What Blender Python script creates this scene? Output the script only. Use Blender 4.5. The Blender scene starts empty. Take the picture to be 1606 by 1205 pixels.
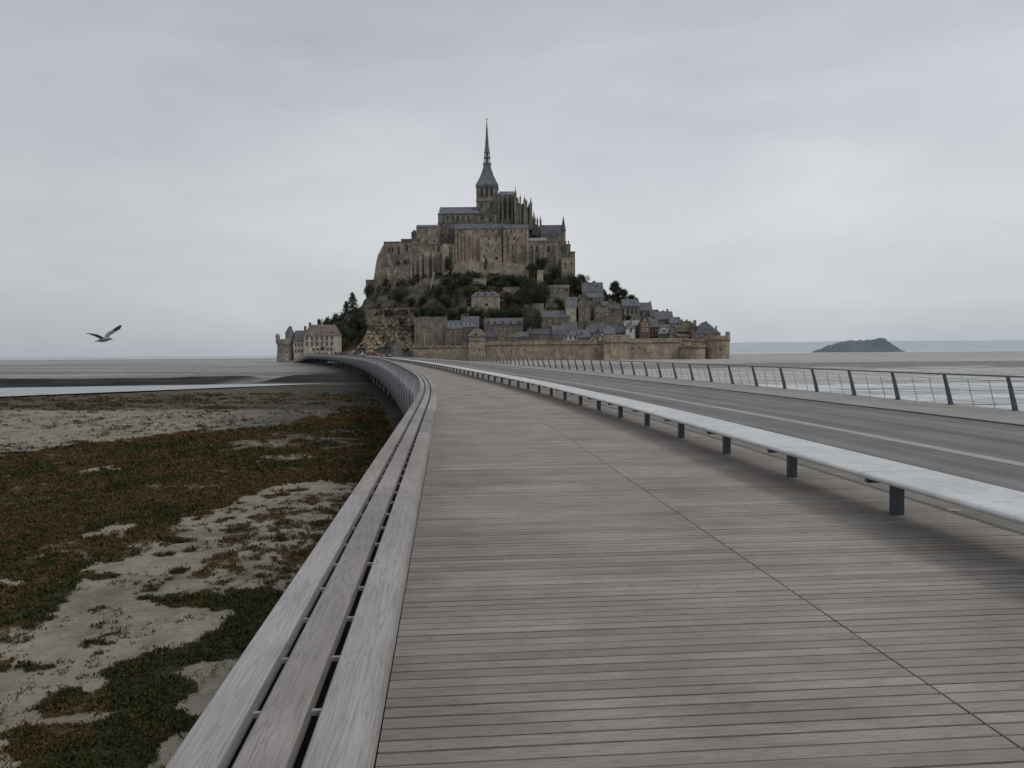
import bpy, bmesh, math, random
import numpy as np
from mathutils import Vector, Matrix
random.seed(7); rng = np.random.default_rng(7)
R_ = math.radians
sc = bpy.context.scene
COL = sc.collection
# ------------------------------------------------------------------ camera
FPX = 1250.0
EYE = Vector((0, 0, 1.65))
PITCH = math.atan(47.5 / FPX)
ROLL = R_(0.43)
CR = Matrix.Rotation(math.pi/2 - PITCH, 3, 'X') @ Matrix.Rotation(-ROLL, 3, 'Z')
def at(px, py, Y):
    v = CR @ Vector(((px-803)/FPX, -(py-602.5)/FPX, -1))
    return EYE + v*(Y/v.y)
def on_plane(px, py, z):
    v = CR @ Vector(((px-803)/FPX, -(py-602.5)/FPX, -1))
    return EYE + v*((z-EYE.z)/v.z)
cam = bpy.data.cameras.new('camera'); camo = bpy.data.objects.new('camera', cam); COL.objects.link(camo)
camo.matrix_world = Matrix.Translation(EYE) @ CR.to_4x4()
cam.sensor_width = 36; cam.lens = 36*FPX/1606; cam.clip_start = .05; cam.clip_end = 60000
sc.camera = camo
# ------------------------------------------------------------------ noise
def vnoise(x, y, seed=0):
    xi = np.floor(x).astype(np.int64); yi = np.floor(y).astype(np.int64)
    fx = x-xi; fy = y-yi; fx = fx*fx*(3-2*fx); fy = fy*fy*(3-2*fy)
    def h(a, b):
        n = (a*374761393 + b*668265263 + seed*1442695041) & 0xffffffff
        n = ((n ^ (n >> 13))*1274126177) & 0xffffffff
        return ((n ^ (n >> 16)) & 0xffff)/65535.0
    return (h(xi, yi)*(1-fx)+h(xi+1, yi)*fx)*(1-fy)+(h(xi, yi+1)*(1-fx)+h(xi+1, yi+1)*fx)*fy
def fbm(x, y, o=4, seed=0):
    x = np.asarray(x, float); y = np.asarray(y, float)
    t = 0; a = .5; s = 0
    for i in range(o):
        t = t+a*vnoise(x, y, seed+i*17); s += a; a *= .5; x = x*2.03+3.1; y = y*2.03+1.7
    return t/s
def sstep(a, b, x):
    t = np.clip((x-a)/(b-a), 0, 1); return t*t*(3-2*t)
# ------------------------------------------------------------------ materials
def newmat(name):
    m = bpy.data.materials.new(name); m.use_nodes = True
    nt = m.node_tree; nt.nodes.clear()
    out = nt.nodes.new('ShaderNodeOutputMaterial'); b = nt.nodes.new('ShaderNodeBsdfPrincipled')
    nt.links.new(b.outputs[0], out.inputs[0])
    return m, nt, b
class N:
    def __init__(s, nt): s.nt = nt
    def n(s, t, **k):
        x = s.nt.nodes.new(t)
        for a, v in k.items(): setattr(x, a, v)
        return x
    def l(s, a, b): s.nt.links.new(a, b)
    def pos(s, scale=(1, 1, 1), src='pos'):
        if src == 'pos': o = s.n('ShaderNodeNewGeometry').outputs['Position']
        elif src == 'uv': o = s.n('ShaderNodeUVMap').outputs[0]
        else: o = s.n('ShaderNodeTexCoord').outputs[src]
        m = s.n('ShaderNodeMapping'); m.inputs['Scale'].default_value = scale
        s.l(o, m.inputs[0]); return m.outputs[0]
    def noise(s, vec, scale=1, detail=4, rough=.6, dist=0):
        x = s.n('ShaderNodeTexNoise'); x.inputs['Scale'].default_value = scale; x.inputs['Detail'].default_value = detail
        x.inputs['Roughness'].default_value = rough; x.inputs['Distortion'].default_value = dist
        s.l(vec, x.inputs['Vector']); return x.outputs['Fac']
    def ramp(s, fac, stops, interp='LINEAR'):
        x = s.n('ShaderNodeValToRGB'); x.color_ramp.interpolation = interp
        e = x.color_ramp.elements
        while len(e) < len(stops): e.new(.5)
        for el, (p, c) in zip(e, stops):
            el.position = p; el.color = (c[0], c[1], c[2], 1) if isinstance(c, (tuple, list)) else (c, c, c, 1)
        s.l(fac, x.inputs[0]); return x.outputs[0]
    def mix(s, f, a, b, t='MIX'):
        x = s.n('ShaderNodeMix', data_type='RGBA', blend_type=t)
        for sock, v in ((x.inputs[0], f), (x.inputs[6], a), (x.inputs[7], b)):
            if isinstance(v, (int, float)): sock.default_value = v
            elif isinstance(v, (tuple, list)): sock.default_value = (v[0], v[1], v[2], 1)
            else: s.l(v, sock)
        return x.outputs[2]
    def math(s, op, a, b=0.0):
        x = s.n('ShaderNodeMath', operation=op)
        for sock, v in ((x.inputs[0], a), (x.inputs[1], b)):
            if isinstance(v, (int, float)): sock.default_value = v
            else: s.l(v, sock)
        return x.outputs[0]
    def attr(s, name, out='Fac'):
        x = s.n('ShaderNodeAttribute', attribute_name=name); return x.outputs[out]
    def bump(s, h, strength, dist, b):
        x = s.n('ShaderNodeBump'); x.inputs['Strength'].default_value = strength; x.inputs['Distance'].default_value = dist
        s.l(h, x.inputs['Height']); s.l(x.outputs[0], b.inputs['Normal'])
M = {}
def stone(name, c, v=.35, tint=None, big=.06, streak=True, rough=.9):
    m, nt, b = newmat(name); n = N(nt)
    p = n.pos()
    a = n.noise(p, big, 5, .65); f = n.noise(p, .9, 4, .7)
    c = (c[0]*1.10, c[1]*1.11, c[2]*1.19); lo = tuple(x*(1-v) for x in c); hi = tuple(min(1, x*(1+v)) for x in c)  # tones lifted, mild haze over the mount put into the stone colour
    col = n.ramp(a, [(.32, lo), (.68, hi)])
    mid_ = n.noise(p, .28, 4, .6)
    col = n.mix(.75, col, n.ramp(f, [(.3, .5), (.7, 1.4)]), 'MULTIPLY')
    col = n.mix(.8, col, n.ramp(mid_, [(.32, (.62, .60, .58)), (.68, (1.28, 1.27, 1.22))]), 'MULTIPLY')
    if streak:
        st = n.noise(n.pos((.55, .55, .035)), 1.0, 4, .6)
        col = n.mix(n.ramp(st, [(.50, 0.0), (.70, .62)]), col, tint or tuple(x*.5 for x in c))
    n.l(col, b.inputs['Base Color']); b.inputs['Roughness'].default_value = rough
    n.bump(f, .6, .5, b)
    M[name] = m; return m
def plain(name, c, rough=.7, metal=0, v=.15, scale=3, bump=0):
    m, nt, b = newmat(name); n = N(nt)
    f = n.noise(n.pos(), scale, 4, .6)
    col = n.ramp(f, [(.3, tuple(x*(1-v) for x in c)), (.7, tuple(min(1, x*(1+v)) for x in c))])
    n.l(col, b.inputs['Base Color']); b.inputs['Roughness'].default_value = rough; b.inputs['Metallic'].default_value = metal
    if bump: n.bump(f, bump, .02, b)
    M[name] = m; return m
stone('abbey_stone', (.225, .19, .145), .4, (.085, .07, .055), .07)
stone('abbey_stone_warm', (.275, .22, .16), .35, (.11, .085, .065), .09)
stone('abbey_stone_pale', (.32, .275, .205), .25, (.15, .12, .09), .09)
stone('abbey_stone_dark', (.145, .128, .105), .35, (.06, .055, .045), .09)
stone('church_stone', (.19, .172, .132), .3, (.075, .068, .052), .1)
stone('rampart_stone', (.265, .212, .148), .18, (.15, .105, .065), .07)
stone('rampart_pale', (.305, .25, .18), .15, (.19, .15, .10), .07)
stone('tower_stone', (.25, .215, .175), .15, (.15, .13, .11), .08)
stone('house_stone', (.20, .17, .13), .3, (.09, .08, .06), .15)
stone('house_grey', (.17, .158, .14), .25, (.08, .075, .065), .15)
stone('house_cream', (.42, .38, .30), .12, (.28, .25, .18), .12, )
stone('slate', (.092, .093, .095), .28, (.075, .08, .085), .2, True, .6)
stone('slate_blue', (.095, .102, .113), .2, (.08, .09, .105), .2, True, .55)
stone('slate_dark', (.06, .062, .066), .3, (.05, .05, .05), .2, True, .6)
stone('roof_brown', (.16, .125, .10), .2, (.10, .095, .075), .2)
stone('roof_moss', (.10, .10, .055), .35, (.07, .065, .045), .25)
stone('roof_pale', (.25, .245, .23), .15, (.18, .17, .16), .2)
stone('copper_green', (.10, .12, .13), .25, (.06, .07, .08), .3, True, .5)
stone('red_brick', (.19, .115, .082), .2, (.13, .09, .065), .4)
plain('white_paint', (.62, .62, .60), .6)
plain('window_glass', (.04, .044, .05), .25, 0, .2)
plain('window_glass_pale', (.30, .33, .37), .3, 0, .2)
plain('window_dark', (.032, .032, .034), .8)  # raised from black, distance haze put into the colour
plain('window_surround', (.24, .20, .15), .85)
plain('timber_dark', (.06, .045, .035), .8)
plain('teal_paint', (.05, .10, .11), .6)
plain('gold', (.6, .45, .15), .35, .8)
plain('steel_post', (.075, .085, .095), .5, .3, .2, 6)
plain('steel_light', (.42, .42, .43), .5, .2, .12, 6)
plain('steel_cable', (.30, .30, .31), .45, .5)
plain('pier_steel', (.12, .125, .13), .6, .2, .2, 1)
plain('dark_void', (.012, .012, .013), .9)
plain('bark', (.07, .055, .04), .9, 0, .3, 2)
plain('skin', (.42, .27, .2), .6)
for k, c in dict(cloth_black=(.015, .015, .018), cloth_navy=(.03, .04, .09), cloth_red=(.28, .03, .03), cloth_white=(.6, .6, .6),
                 cloth_grey=(.14, .14, .15), cloth_blue=(.16, .24, .36), cloth_orange=(.45, .14, .04), cloth_brown=(.10, .06, .04),
                 hair_dark=(.03, .02, .015), hair_grey=(.3, .29, .28)).items(): plain(k, c, .85)
# ------------------------------------------------------------------ mesh building
class MB:
    def __init__(s): s.v = []; s.f = []; s.m = []; s.uv = []; s.r = []
    def add(s, vs, fs, mi=0, uvs=None, r=0.0):
        o = len(s.v); s.v += [tuple(p) for p in vs]
        for i, f in enumerate(fs):
            s.f.append(tuple(o+j for j in f)); s.m.append(mi); s.r.append(r)
            s.uv.append([uvs[j] for j in f] if uvs is not None else None)
    def box(s, x0, x1, y0, y1, z0, z1, mi=0, taper=0):
        t = taper
        s.add([(x0-t, y0-t, z0), (x1+t, y0-t, z0), (x1+t, y1+t, z0), (x0-t, y1+t, z0), (x0, y0, z1), (x1, y0, z1), (x1, y1, z1), (x0, y1, z1)],
              [(0, 3, 2, 1), (4, 5, 6, 7), (0, 1, 5, 4), (1, 2, 6, 5), (2, 3, 7, 6), (3, 0, 4, 7)], mi)
    def rings(s, rings, mi=0, cap=True, closed=True):
        n = len(rings[0]); vs = [p for r in rings for p in r]; fs = []
        for i in range(len(rings)-1):
            for j in range(n if closed else n-1):
                k = (j+1) % n; fs.append((i*n+j, i*n+k, (i+1)*n+k, (i+1)*n+j))
        if cap and closed: fs.append(tuple(range(n-1, -1, -1))); fs.append(tuple((len(rings)-1)*n+j for j in range(n)))
        s.add(vs, fs, mi)
    def lathe(s, cx, cy, prof, n=16, mi=0, rot=0, sq=1):
        s.rings([[(cx+r*math.cos(rot+2*math.pi*j/n), cy+sq*r*math.sin(rot+2*math.pi*j/n), z) for j in range(n)] for r, z in prof], mi)
    def tube(s, pts, r, n=6, mi=0):
        rs = []
        pts = [Vector(p) for p in pts]
        for i, p in enumerate(pts):
            t = (pts[min(i+1, len(pts)-1)]-pts[max(i-1, 0)]).normalized()
            a = t.orthogonal().normalized() if abs(t.z) > .9 else t.cross(Vector((0, 0, 1))).normalized()
            b = t.cross(a); rr = r[i] if isinstance(r, (list, tuple)) else r
            rs.append([p+a*rr*math.cos(2*math.pi*j/n)+b*rr*math.sin(2*math.pi*j/n) for j in range(n)])
        s.rings(rs, mi)
    def prism_y(s, poly, y0, y1, mi=0):     # poly of (x,z), extruded along y
        n = len(poly); vs = [(x, y0, z) for x, z in poly]+[(x, y1, z) for x, z in poly]
        s.add(vs, [tuple(range(n)), tuple(range(2*n-1, n-1, -1))]+[(i, (i+n), ((i+1) % n)+n, (i+1) % n) for i in range(n)], mi)
    def prism_x(s, poly, x0, x1, mi=0):     # poly of (y,z), extruded along x
        n = len(poly); vs = [(x0, y, z) for y, z in poly]+[(x1, y, z) for y, z in poly]
        s.add(vs, [tuple(range(n-1, -1, -1)), tuple(range(n, 2*n))]+[(i, (i+1) % n, ((i+1) % n)+n, i+n) for i in range(n)], mi)
    def mesh(s, name, mats, smooth=False):
        me = bpy.data.meshes.new(name); me.from_pydata(s.v, [], s.f)
        for m in mats: me.materials.append(M[m] if isinstance(m, str) else m)
        me.polygons.foreach_set('material_index', s.m)
        if any(u is not None for u in s.uv):
            l = me.uv_layers.new(name='UVMap'); a = []
            for u, f in zip(s.uv, s.f): a += [c for q in (u or [(0, 0)]*len(f)) for c in q]
            l.data.foreach_set('uv', a)
            at_ = me.attributes.new('rnd', 'FLOAT', 'FACE'); at_.data.foreach_set('value', s.r)
        if smooth: me.polygons.foreach_set('use_smooth', [True]*len(s.f))
        me.update(); return me
def link(name, me, parent=None, loc=(0, 0, 0), rot=(0, 0, 0), scale=None):
    o = bpy.data.objects.new(name, me); COL.objects.link(o); o.parent = parent; o.location = loc; o.rotation_euler = rot
    if scale: o.scale = scale
    return o
def obj(name, mb, mats, parent=None, smooth=False, loc=(0, 0, 0)):
    if isinstance(mats, str): mats = [mats]
    return link(name, mb.mesh(name, mats, smooth), parent, loc)
def tag(o, label=None, cat=None, group=None, kind=None):
    if label: o['label'] = label
    if cat: o['category'] = cat
    if group: o['group'] = group
    if kind: o['kind'] = kind
    return o
def thing(name, label, cat, loc=(0, 0, 0), rz=0, group=None):
    return tag(link(name, None, None, loc, (0, 0, rz)), label, cat, group)
def np_mesh(name, V, Q, mats, smooth=True):
    me = bpy.data.meshes.new(name); V = np.asarray(V, np.float32); Q = np.asarray(Q, np.int32)
    k = Q.shape[1]
    me.vertices.add(len(V)); me.vertices.foreach_set('co', V.ravel())
    me.loops.add(Q.size); me.loops.foreach_set('vertex_index', Q.ravel())
    me.polygons.add(len(Q)); me.polygons.foreach_set('loop_start', np.arange(0, Q.size, k, dtype=np.int32))
    try: me.polygons.foreach_set('loop_total', np.full(len(Q), k, np.int32))
    except Exception: pass
    for m in mats: me.materials.append(M[m])
    me.polygons.foreach_set('use_smooth', [smooth]*len(Q))
    me.update(calc_edges=True); me.validate(); return me
def vattr(me, name, vals):
    a = me.attributes.new(name, 'FLOAT', 'POINT'); a.data.foreach_set('value', np.asarray(vals, np.float32))
def vcol(me, name, rgb):
    a = me.attributes.new(name, 'FLOAT_COLOR', 'POINT')
    c = np.ones((len(rgb), 4), np.float32); c[:, :3] = rgb; a.data.foreach_set('color', c.ravel())
# ------------------------------------------------------------------ world and light
world = bpy.data.worlds.new('World'); sc.world = world; world.use_nodes = True
wn = world.node_tree; wn.nodes.clear(); n = N(wn)
wo = n.n('ShaderNodeOutputWorld'); bg = n.n('ShaderNodeBackground')
SUN_EL, SUN_AZ = R_(48), R_(110)     # azimuth clockwise from +Y
sky = n.n('ShaderNodeTexSky', sky_type='NISHITA'); sky.sun_disc = False
sky.sun_elevation = SUN_EL; sky.sun_rotation = SUN_AZ
tc = n.n('ShaderNodeTexCoord').outputs['Generated']
sp = n.n('ShaderNodeSeparateXYZ'); n.l(tc, sp.inputs[0])
el = n.ramp(sp.outputs[2], [(0.0, (.50, .545, .60)), (.06, (.60, .628, .65)), (.17, (.645, .665, .695)), (.30, (.59, .61, .65)), (.46, (.505, .53, .58)), (1.0, (.66, .69, .735))])
mp = n.n('ShaderNodeMapping'); mp.inputs['Scale'].default_value = (1.0, 1.0, 3.4); n.l(tc, mp.inputs[0])
c1 = n.noise(mp.outputs[0], 1.7, 5, .5, .3)
c2 = n.noise(mp.outputs[0], 6.0, 4, .55, .2)
cl = n.mix(1.0, el, n.ramp(c1, [(.3, (.86, .875, .90)), (.7, (1.12, 1.10, 1.08))]), 'MULTIPLY')
cl = n.mix(1.0, cl, n.ramp(c2, [(.3, (.965, .97, .975)), (.7, (1.035, 1.03, 1.025))]), 'MULTIPLY')
x5 = n.math('MULTIPLY', sp.outputs[0], .5); x5 = n.math('ADD', x5, .5)
xr = n.ramp(x5, [(.0, .86), (.26, .86), (.5, 1.0), (.68, 1.02), (1.0, .94)])
cl = n.mix(1.0, cl, xr, 'MULTIPLY')
nsk = n.mix(1.0, sky.outputs[0], (.09, .09, .09), 'MULTIPLY')
n.l(n.mix(.9, nsk, cl), bg.inputs[0]); bg.inputs[1].default_value = 1.0
n.l(bg.outputs[0], wo.inputs[0])
sun = bpy.data.lights.new('sun', 'SUN'); sun.energy = .95; sun.angle = R_(18); sun.color = (1, .96, .9)
so = bpy.data.objects.new('sun', sun); COL.objects.link(so)
sd = Vector((math.sin(SUN_AZ)*math.cos(SUN_EL), math.cos(SUN_AZ)*math.cos(SUN_EL), math.sin(SUN_EL)))
so.rotation_euler = sd.to_track_quat('Z', 'Y').to_euler()
sc.view_settings.view_transform = 'Standard'; sc.view_settings.look = 'None'; sc.view_settings.exposure = 0

# ------------------------------------------------------------------ bridge path
def x0f(d):
    d = np.asarray(d, float)
    b = np.where(d < 13, 0, np.where(d < 35, (d-13)**2/500, .968+.088*(d-35)+(d-35)**2/(2*1893)))
    return -.0824*d-b
def rise(d):
    d = np.asarray(d, float)
    return .0043*np.clip(d-24, 0, None) - 4.2*sstep(395, 490, d)
DD = np.arange(-25, 486, .5); XX = x0f(DD); ZZ = rise(DD)
SS = np.concatenate([[0], np.cumsum(np.hypot(np.diff(XX), np.diff(DD)))]); SS -= np.interp(0, DD, SS)
TX = np.gradient(XX, SS); TY = np.gradient(DD, SS); k_ = np.hypot(TX, TY); TX /= k_; TY /= k_
SMAX = float(SS[-1])
def pt(s, o, z=0.0):
    x = np.interp(s, SS, XX); y = np.interp(s, SS, DD); zz = np.interp(s, SS, ZZ); tx = np.interp(s, SS, TX); ty = np.interp(s, SS, TY)
    return (float(x+ty*o), float(y-tx*o), float(zz+z))
def ang(s): return math.atan2(-float(np.interp(s, SS, TX)), float(np.interp(s, SS, TY)))
def sweep(mb, prof, s0, s1, step, mi=0, r=0.0, closed=True, cap=True, depth=None):
    """prof: (offset, z) points; swept along the bridge path"""
    k = max(1, int(math.ceil((s1-s0)/step))); n = len(prof)
    ss = [s0+(s1-s0)*i/k for i in range(k+1)]
    vs = []; 
    u = [0]
    for i in range(n): a, b = prof[i], prof[(i+1) % n]; u.append(u[-1]+math.hypot(a[0]-b[0], a[1]-b[1]))
    for s in ss:
        for o, z in prof: vs.append(pt(s, o, z if depth is None else z*depth(s) if z < -.3 else z))
    off = len(mb.v); mb.v += vs
    for i in range(k):
        for j in range(n if closed else n-1):
            jj = (j+1) % n
            mb.f.append((off+i*n+j, off+i*n+jj, off+(i+1)*n+jj, off+(i+1)*n+j)); mb.m.append(mi); mb.r.append(r)
            mb.uv.append([(u[j], ss[i]), (u[j+1], ss[i]), (u[j+1], ss[i+1]), (u[j], ss[i+1])])
    if closed and cap:
        mb.f.append(tuple(off+j for j in range(n-1, -1, -1))); mb.f.append(tuple(off+k*n+j for j in range(n)))
        for q in range(2):
            mb.m.append(mi); mb.r.append(r); mb.uv.append([(prof[j][0], prof[j][1]) for j in range(n)])
# wood: u across, v along the grain (metres)
def wood(name, dark, mid, light, along='v', warm=(.30, .22, .17)):
    m, nt, b = newmat(name); n = N(nt)
    uv = n.n('ShaderNodeUVMap').outputs[0]; rnd = n.attr('rnd')
    sx = n.n('ShaderNodeSeparateXYZ'); n.l(uv, sx.inputs[0])
    cb = n.n('ShaderNodeCombineXYZ')
    n.l(sx.outputs[0], cb.inputs[0])
    n.l(sx.outputs[1], cb.inputs[1])
    off = n.math('MULTIPLY', rnd, 37.0); n.l(off, cb.inputs[2])
    m1 = n.n('ShaderNodeMapping'); m1.inputs['Scale'].default_value = (220, 5, 1); n.l(cb.outputs[0], m1.inputs[0])
    fine = n.noise(m1.outputs[0], 1, 4, .65)
    m2 = n.n('ShaderNodeMapping'); m2.inputs['Scale'].default_value = (16, 1.3, 1); n.l(cb.outputs[0], m2.inputs[0])
    rings = n.noise(m2.outputs[0], 1, 2, .4)
    rg = n.math('FRACT', n.math('MULTIPLY', rings, 13.0))
    rg = n.ramp(rg, [(0, 0.0), (.25, .85), (.8, 1.0), (1.0, .1)])
    m3 = n.n('ShaderNodeMapping'); m3.inputs['Scale'].default_value = (5, 1.1, 1); n.l(cb.outputs[0], m3.inputs[0])
    blot = n.noise(m3.outputs[0], 1, 5, .6)
    col = n.ramp(fine, [(.28, dark), (.5, mid), (.74, light)])
    col = n.mix(.30, col, n.mix(rg, tuple(x*.55 for x in mid), tuple(x*1.25 for x in mid)), 'MIX')
    col = n.mix(.9, col, n.ramp(blot, [(.3, (.80, .79, .78)), (.55, (1, 1, 1)), (.75, (1.14, 1.13, 1.13))]), 'MULTIPLY')
    col = n.mix(1.0, col, n.ramp(rnd, [(0, (.78, .765, .74)), (.3, (1.0, .96, .915)), (.6, (1, 1, 1)), (1, (1.15, 1.155, 1.16))]), 'MULTIPLY')
    big = n.noise(n.pos(), .8, 4, .6)
    col = n.mix(1.0, col, n.ramp(big, [(.3, (.76, .75, .73)), (.7, (1.15, 1.15, 1.14))]), 'MULTIPLY')
    n.l(col, b.inputs['Base Color']); b.inputs['Roughness'].default_value = .72
    n.bump(n.math('ADD', fine, n.math('MULTIPLY', rg, .25)), .5, .004, b)
    M[name] = m
wood('deck_wood', (.172, .153, .136), (.27, .245, .223), (.36, .334, .31))
wood('rail_wood', (.175, .163, .158), (.275, .26, .255), (.365, .348, .343))
# concrete, asphalt
m, nt, b = newmat('bench_stone'); n = N(nt); p = n.pos()
f = n.noise(p, 60, 3, .7); g = n.noise(p, 1.3, 5, .6); st = n.noise(n.pos((3, 3, .5)), 2, 4, .6)
c = n.ramp(g, [(.3, (.47, .475, .47)), (.7, (.62, .625, .615))]); c = n.mix(.35, c, n.ramp(f, [(.3, .7), (.7, 1.2)]), 'MULTIPLY')
c = n.mix(n.ramp(st, [(.52, 0.0), (.72, .5)]), c, (.30, .295, .26))
n.l(c, b.inputs['Base Color']); b.inputs['Roughness'].default_value = .65; n.bump(f, .25, .004, b); M['bench_stone'] = m
m, nt, b = newmat('asphalt'); n = N(nt); uv = n.pos((1, 1, 1), 'uv')
lane = n.noise(n.pos((1.6, .02, 1), 'uv'), 1, 4, .6); f = n.noise(n.pos(), 70, 3, .8); g = n.noise(n.pos(), .5, 5, .65)
c = n.ramp(lane, [(.35, (.105, .10, .094)), (.62, (.205, .197, .185))])
c = n.mix(.6, c, n.ramp(g, [(.3, .72), (.7, 1.25)]), 'MULTIPLY'); c = n.mix(.5, c, n.ramp(f, [(.3, .6), (.7, 1.4)]), 'MULTIPLY')
n.l(c, b.inputs['Base Color']); b.inputs['Roughness'].default_value = .85; n.bump(f, .4, .006, b); M['asphalt'] = m
def conc(name, c0, c1):
    m, nt, b = newmat(name); n = N(nt); f = n.noise(n.pos(), 45, 3, .75); g = n.noise(n.pos(), .7, 5, .65)
    c = n.ramp(g, [(.3, c0), (.7, c1)]); c = n.mix(.5, c, n.ramp(f, [(.3, .6), (.7, 1.35)]), 'MULTIPLY')
    n.l(c, b.inputs['Base Color']); b.inputs['Roughness'].default_value = .85; n.bump(f, .35, .005, b); M[name] = m
conc('verge_concrete', (.125, .12, .10), (.20, .19, .165)); conc('pavement_concrete', (.20, .195, .175), (.30, .29, .265))
conc('line_paint', (.26, .26, .25), (.36, .355, .34)); conc('kerb_dark', (.06, .06, .055), (.10, .10, .09)); conc('fascia_metal', (.10, .10, .104), (.15, .15, .154)); plain('steel_mid', (.14, .14, .14), .5, .2)
for q_ in ('fascia_metal', 'asphalt', 'deck_wood', 'rail_wood'): M[q_].node_tree.nodes['Principled BSDF'].inputs['Specular IOR Level'].default_value = .12 if q_ == 'fascia_metal' else .35
plain('rib_paint', (.46, .46, .47), .6)
# deck boards
mb = MB(); mbf = MB(); PITCHB = .1055
DL, DJ, DR = -.30, 2.36, 5.10
s = -4.0; i = 0
while s < 90:
    gq = random.uniform(.0045, .0095); a, e = s+gq, s+PITCHB-gq
    r = random.random()
    for (o0, o1) in ((DL, DJ-.006), (DJ+.006, DR)):
        r2 = random.random()*.55+r*.45 if random.random() < .8 else random.random()
        zz = random.uniform(-.0012, .0012)
        ch = .0018
        P = [pt(a, o0, -.03), pt(a, o0, zz-ch), pt(a+ch, o0, zz), pt(e-ch, o0, zz), pt(e, o0, zz-ch), pt(e, o0, -.03)]
        Q = [pt(a, o1, -.03), pt(a, o1, zz-ch), pt(a+ch, o1, zz), pt(e-ch, o1, zz), pt(e, o1, zz-ch), pt(e, o1, -.03)]
        vv = [0, .03, .034, .1, .104, .134]
        uvs = [(v, o0+r2*13) for v in vv]+[(v, o1+r2*13) for v in vv]
        mb.add(P+Q, [(j, j+6, j+7, j+1) for j in range(5)]+[(5, 4, 3, 2, 1, 0), (6, 7, 8, 9, 10, 11)], 0, uvs, r2)
    s += PITCHB; i += 1
while s < SMAX-3:
    for (o0, o1) in ((DL, DJ-.006), (DJ+.006, DR)):
        mb.add([pt(s, o0), pt(s, o1), pt(s+.41, o1), pt(s+.41, o0)], [(0, 1, 2, 3)], 0, [(0, o0), (0, o1), (.4, o1), (.4, o0)], random.random()*.5+.25)
    s += .42
o = obj('boardwalk', mb, 'deck_wood'); tag(o, kind='structure')
mb = MB(); sweep(mb, [(DL+.01, -.06), (DR, -.06)], -12, SMAX, 4, closed=False); tag(obj('boardwalk_gap_shade', mb, 'dark_void'), kind='structure')  # near-black sheet stands in for the shade below the board gaps
# verge, road, kerb, pavement
mb = MB(); sweep(mb, [(DR+.002, -.05), (DR+.002, .004), (6.0, .004)], -12, SMAX, 2.5, closed=False); tag(obj('road_verge', mb, 'verge_concrete'), kind='structure')
mb = MB(); sweep(mb, [(DR+.035, .0075), (DR+.05, .0075)], -12, 60, 2.5, closed=False); tag(obj('drain_slot', mb, 'kerb_dark'), kind='structure')
mb = MB(); sweep(mb, [(6.0, .002), (12.40, .002)], -12, SMAX, 2.5, closed=False); tag(obj('road', mb, 'asphalt'), kind='structure')
mb = MB(); sweep(mb, [(8.10, .006), (8.38, .006)], -12, SMAX, 2.5, closed=False); tag(obj('road_marking', mb, 'line_paint'), kind='structure')
mb = MB(); sweep(mb, [(12.40, .0), (12.40, .03), (12.47, .034)], -12, SMAX, 2.5, closed=False); tag(obj('kerb', mb, 'kerb_dark'), kind='structure')
mb = MB(); sweep(mb, [(12.47, .034), (15.35, .036), (15.35, -.2)], -12, SMAX, 2.5, closed=False); tag(obj('pavement', mb, 'pavement_concrete'), kind='structure')
# the bridge body
BG = thing('bridge', 'long curved grey bridge carrying boardwalk and road to the island', 'bridge')
dep = lambda s: 1-.30*float(sstep(120, 330, s))
mb = MB(); sweep(mb, [(-.36, -.02), (-.52, .03), (-.60, -.35), (-.60, -1.3), (-.50, -2.0), (-.10, -2.45), (.6, -2.6)], -12, SMAX, 2.45, closed=False, depth=dep)
obj('fascia_panel', mb, 'fascia_metal', BG, True)
mb = MB(); sweep(mb, [(.6, -2.6), (14.0, -2.6), (15.6, -1.4), (15.6, -.3), (15.36, .0)], -12, SMAX, 2.45, closed=False, depth=dep)
obj('underside', mb, 'kerb_dark', BG)
mb = MB()
k = 0
for s in np.arange(-2, SMAX-4, 3.6):
    a = [pt(s+q, o, z*dep(s)) for q in (-.04, .04) for o, z in ((-.56, -1.6), (-.63, -1.1), (-.665, -.3), (-.615, .76), (-.52, .74))]
    mb.add(a, [(0, 1, 2, 3, 4), (9, 8, 7, 6, 5), (0, 5, 6, 1), (1, 6, 7, 2), (2, 7, 8, 3)], 0)
tag(obj('rib', mb, 'rib_paint', BG), kind='stuff')
for s in np.arange(36, SMAX-6, 11.0):
    for off in (1.2, 13.6):
        x, y, z = pt(s, off); d_ = dep(s)
        mb = MB(); zb = -4.6+1.4*float(sstep(120, 320, y)); h = z-2.55*d_-zb
        if h < .3: continue
        mb.lathe(0, 0, [(.26, -.4), (.26, h+.1)], 12)
        mb.box(-.5, .5, -.3, .3, h-.25, h+.12)
        o = obj('bridge_pier', mb, 'pier_steel', None, False, (x, y, zb))
        tag(o, 'slim grey column standing on the mud under the curved bridge', 'bridge pier', 'columns holding up the bridge')
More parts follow.
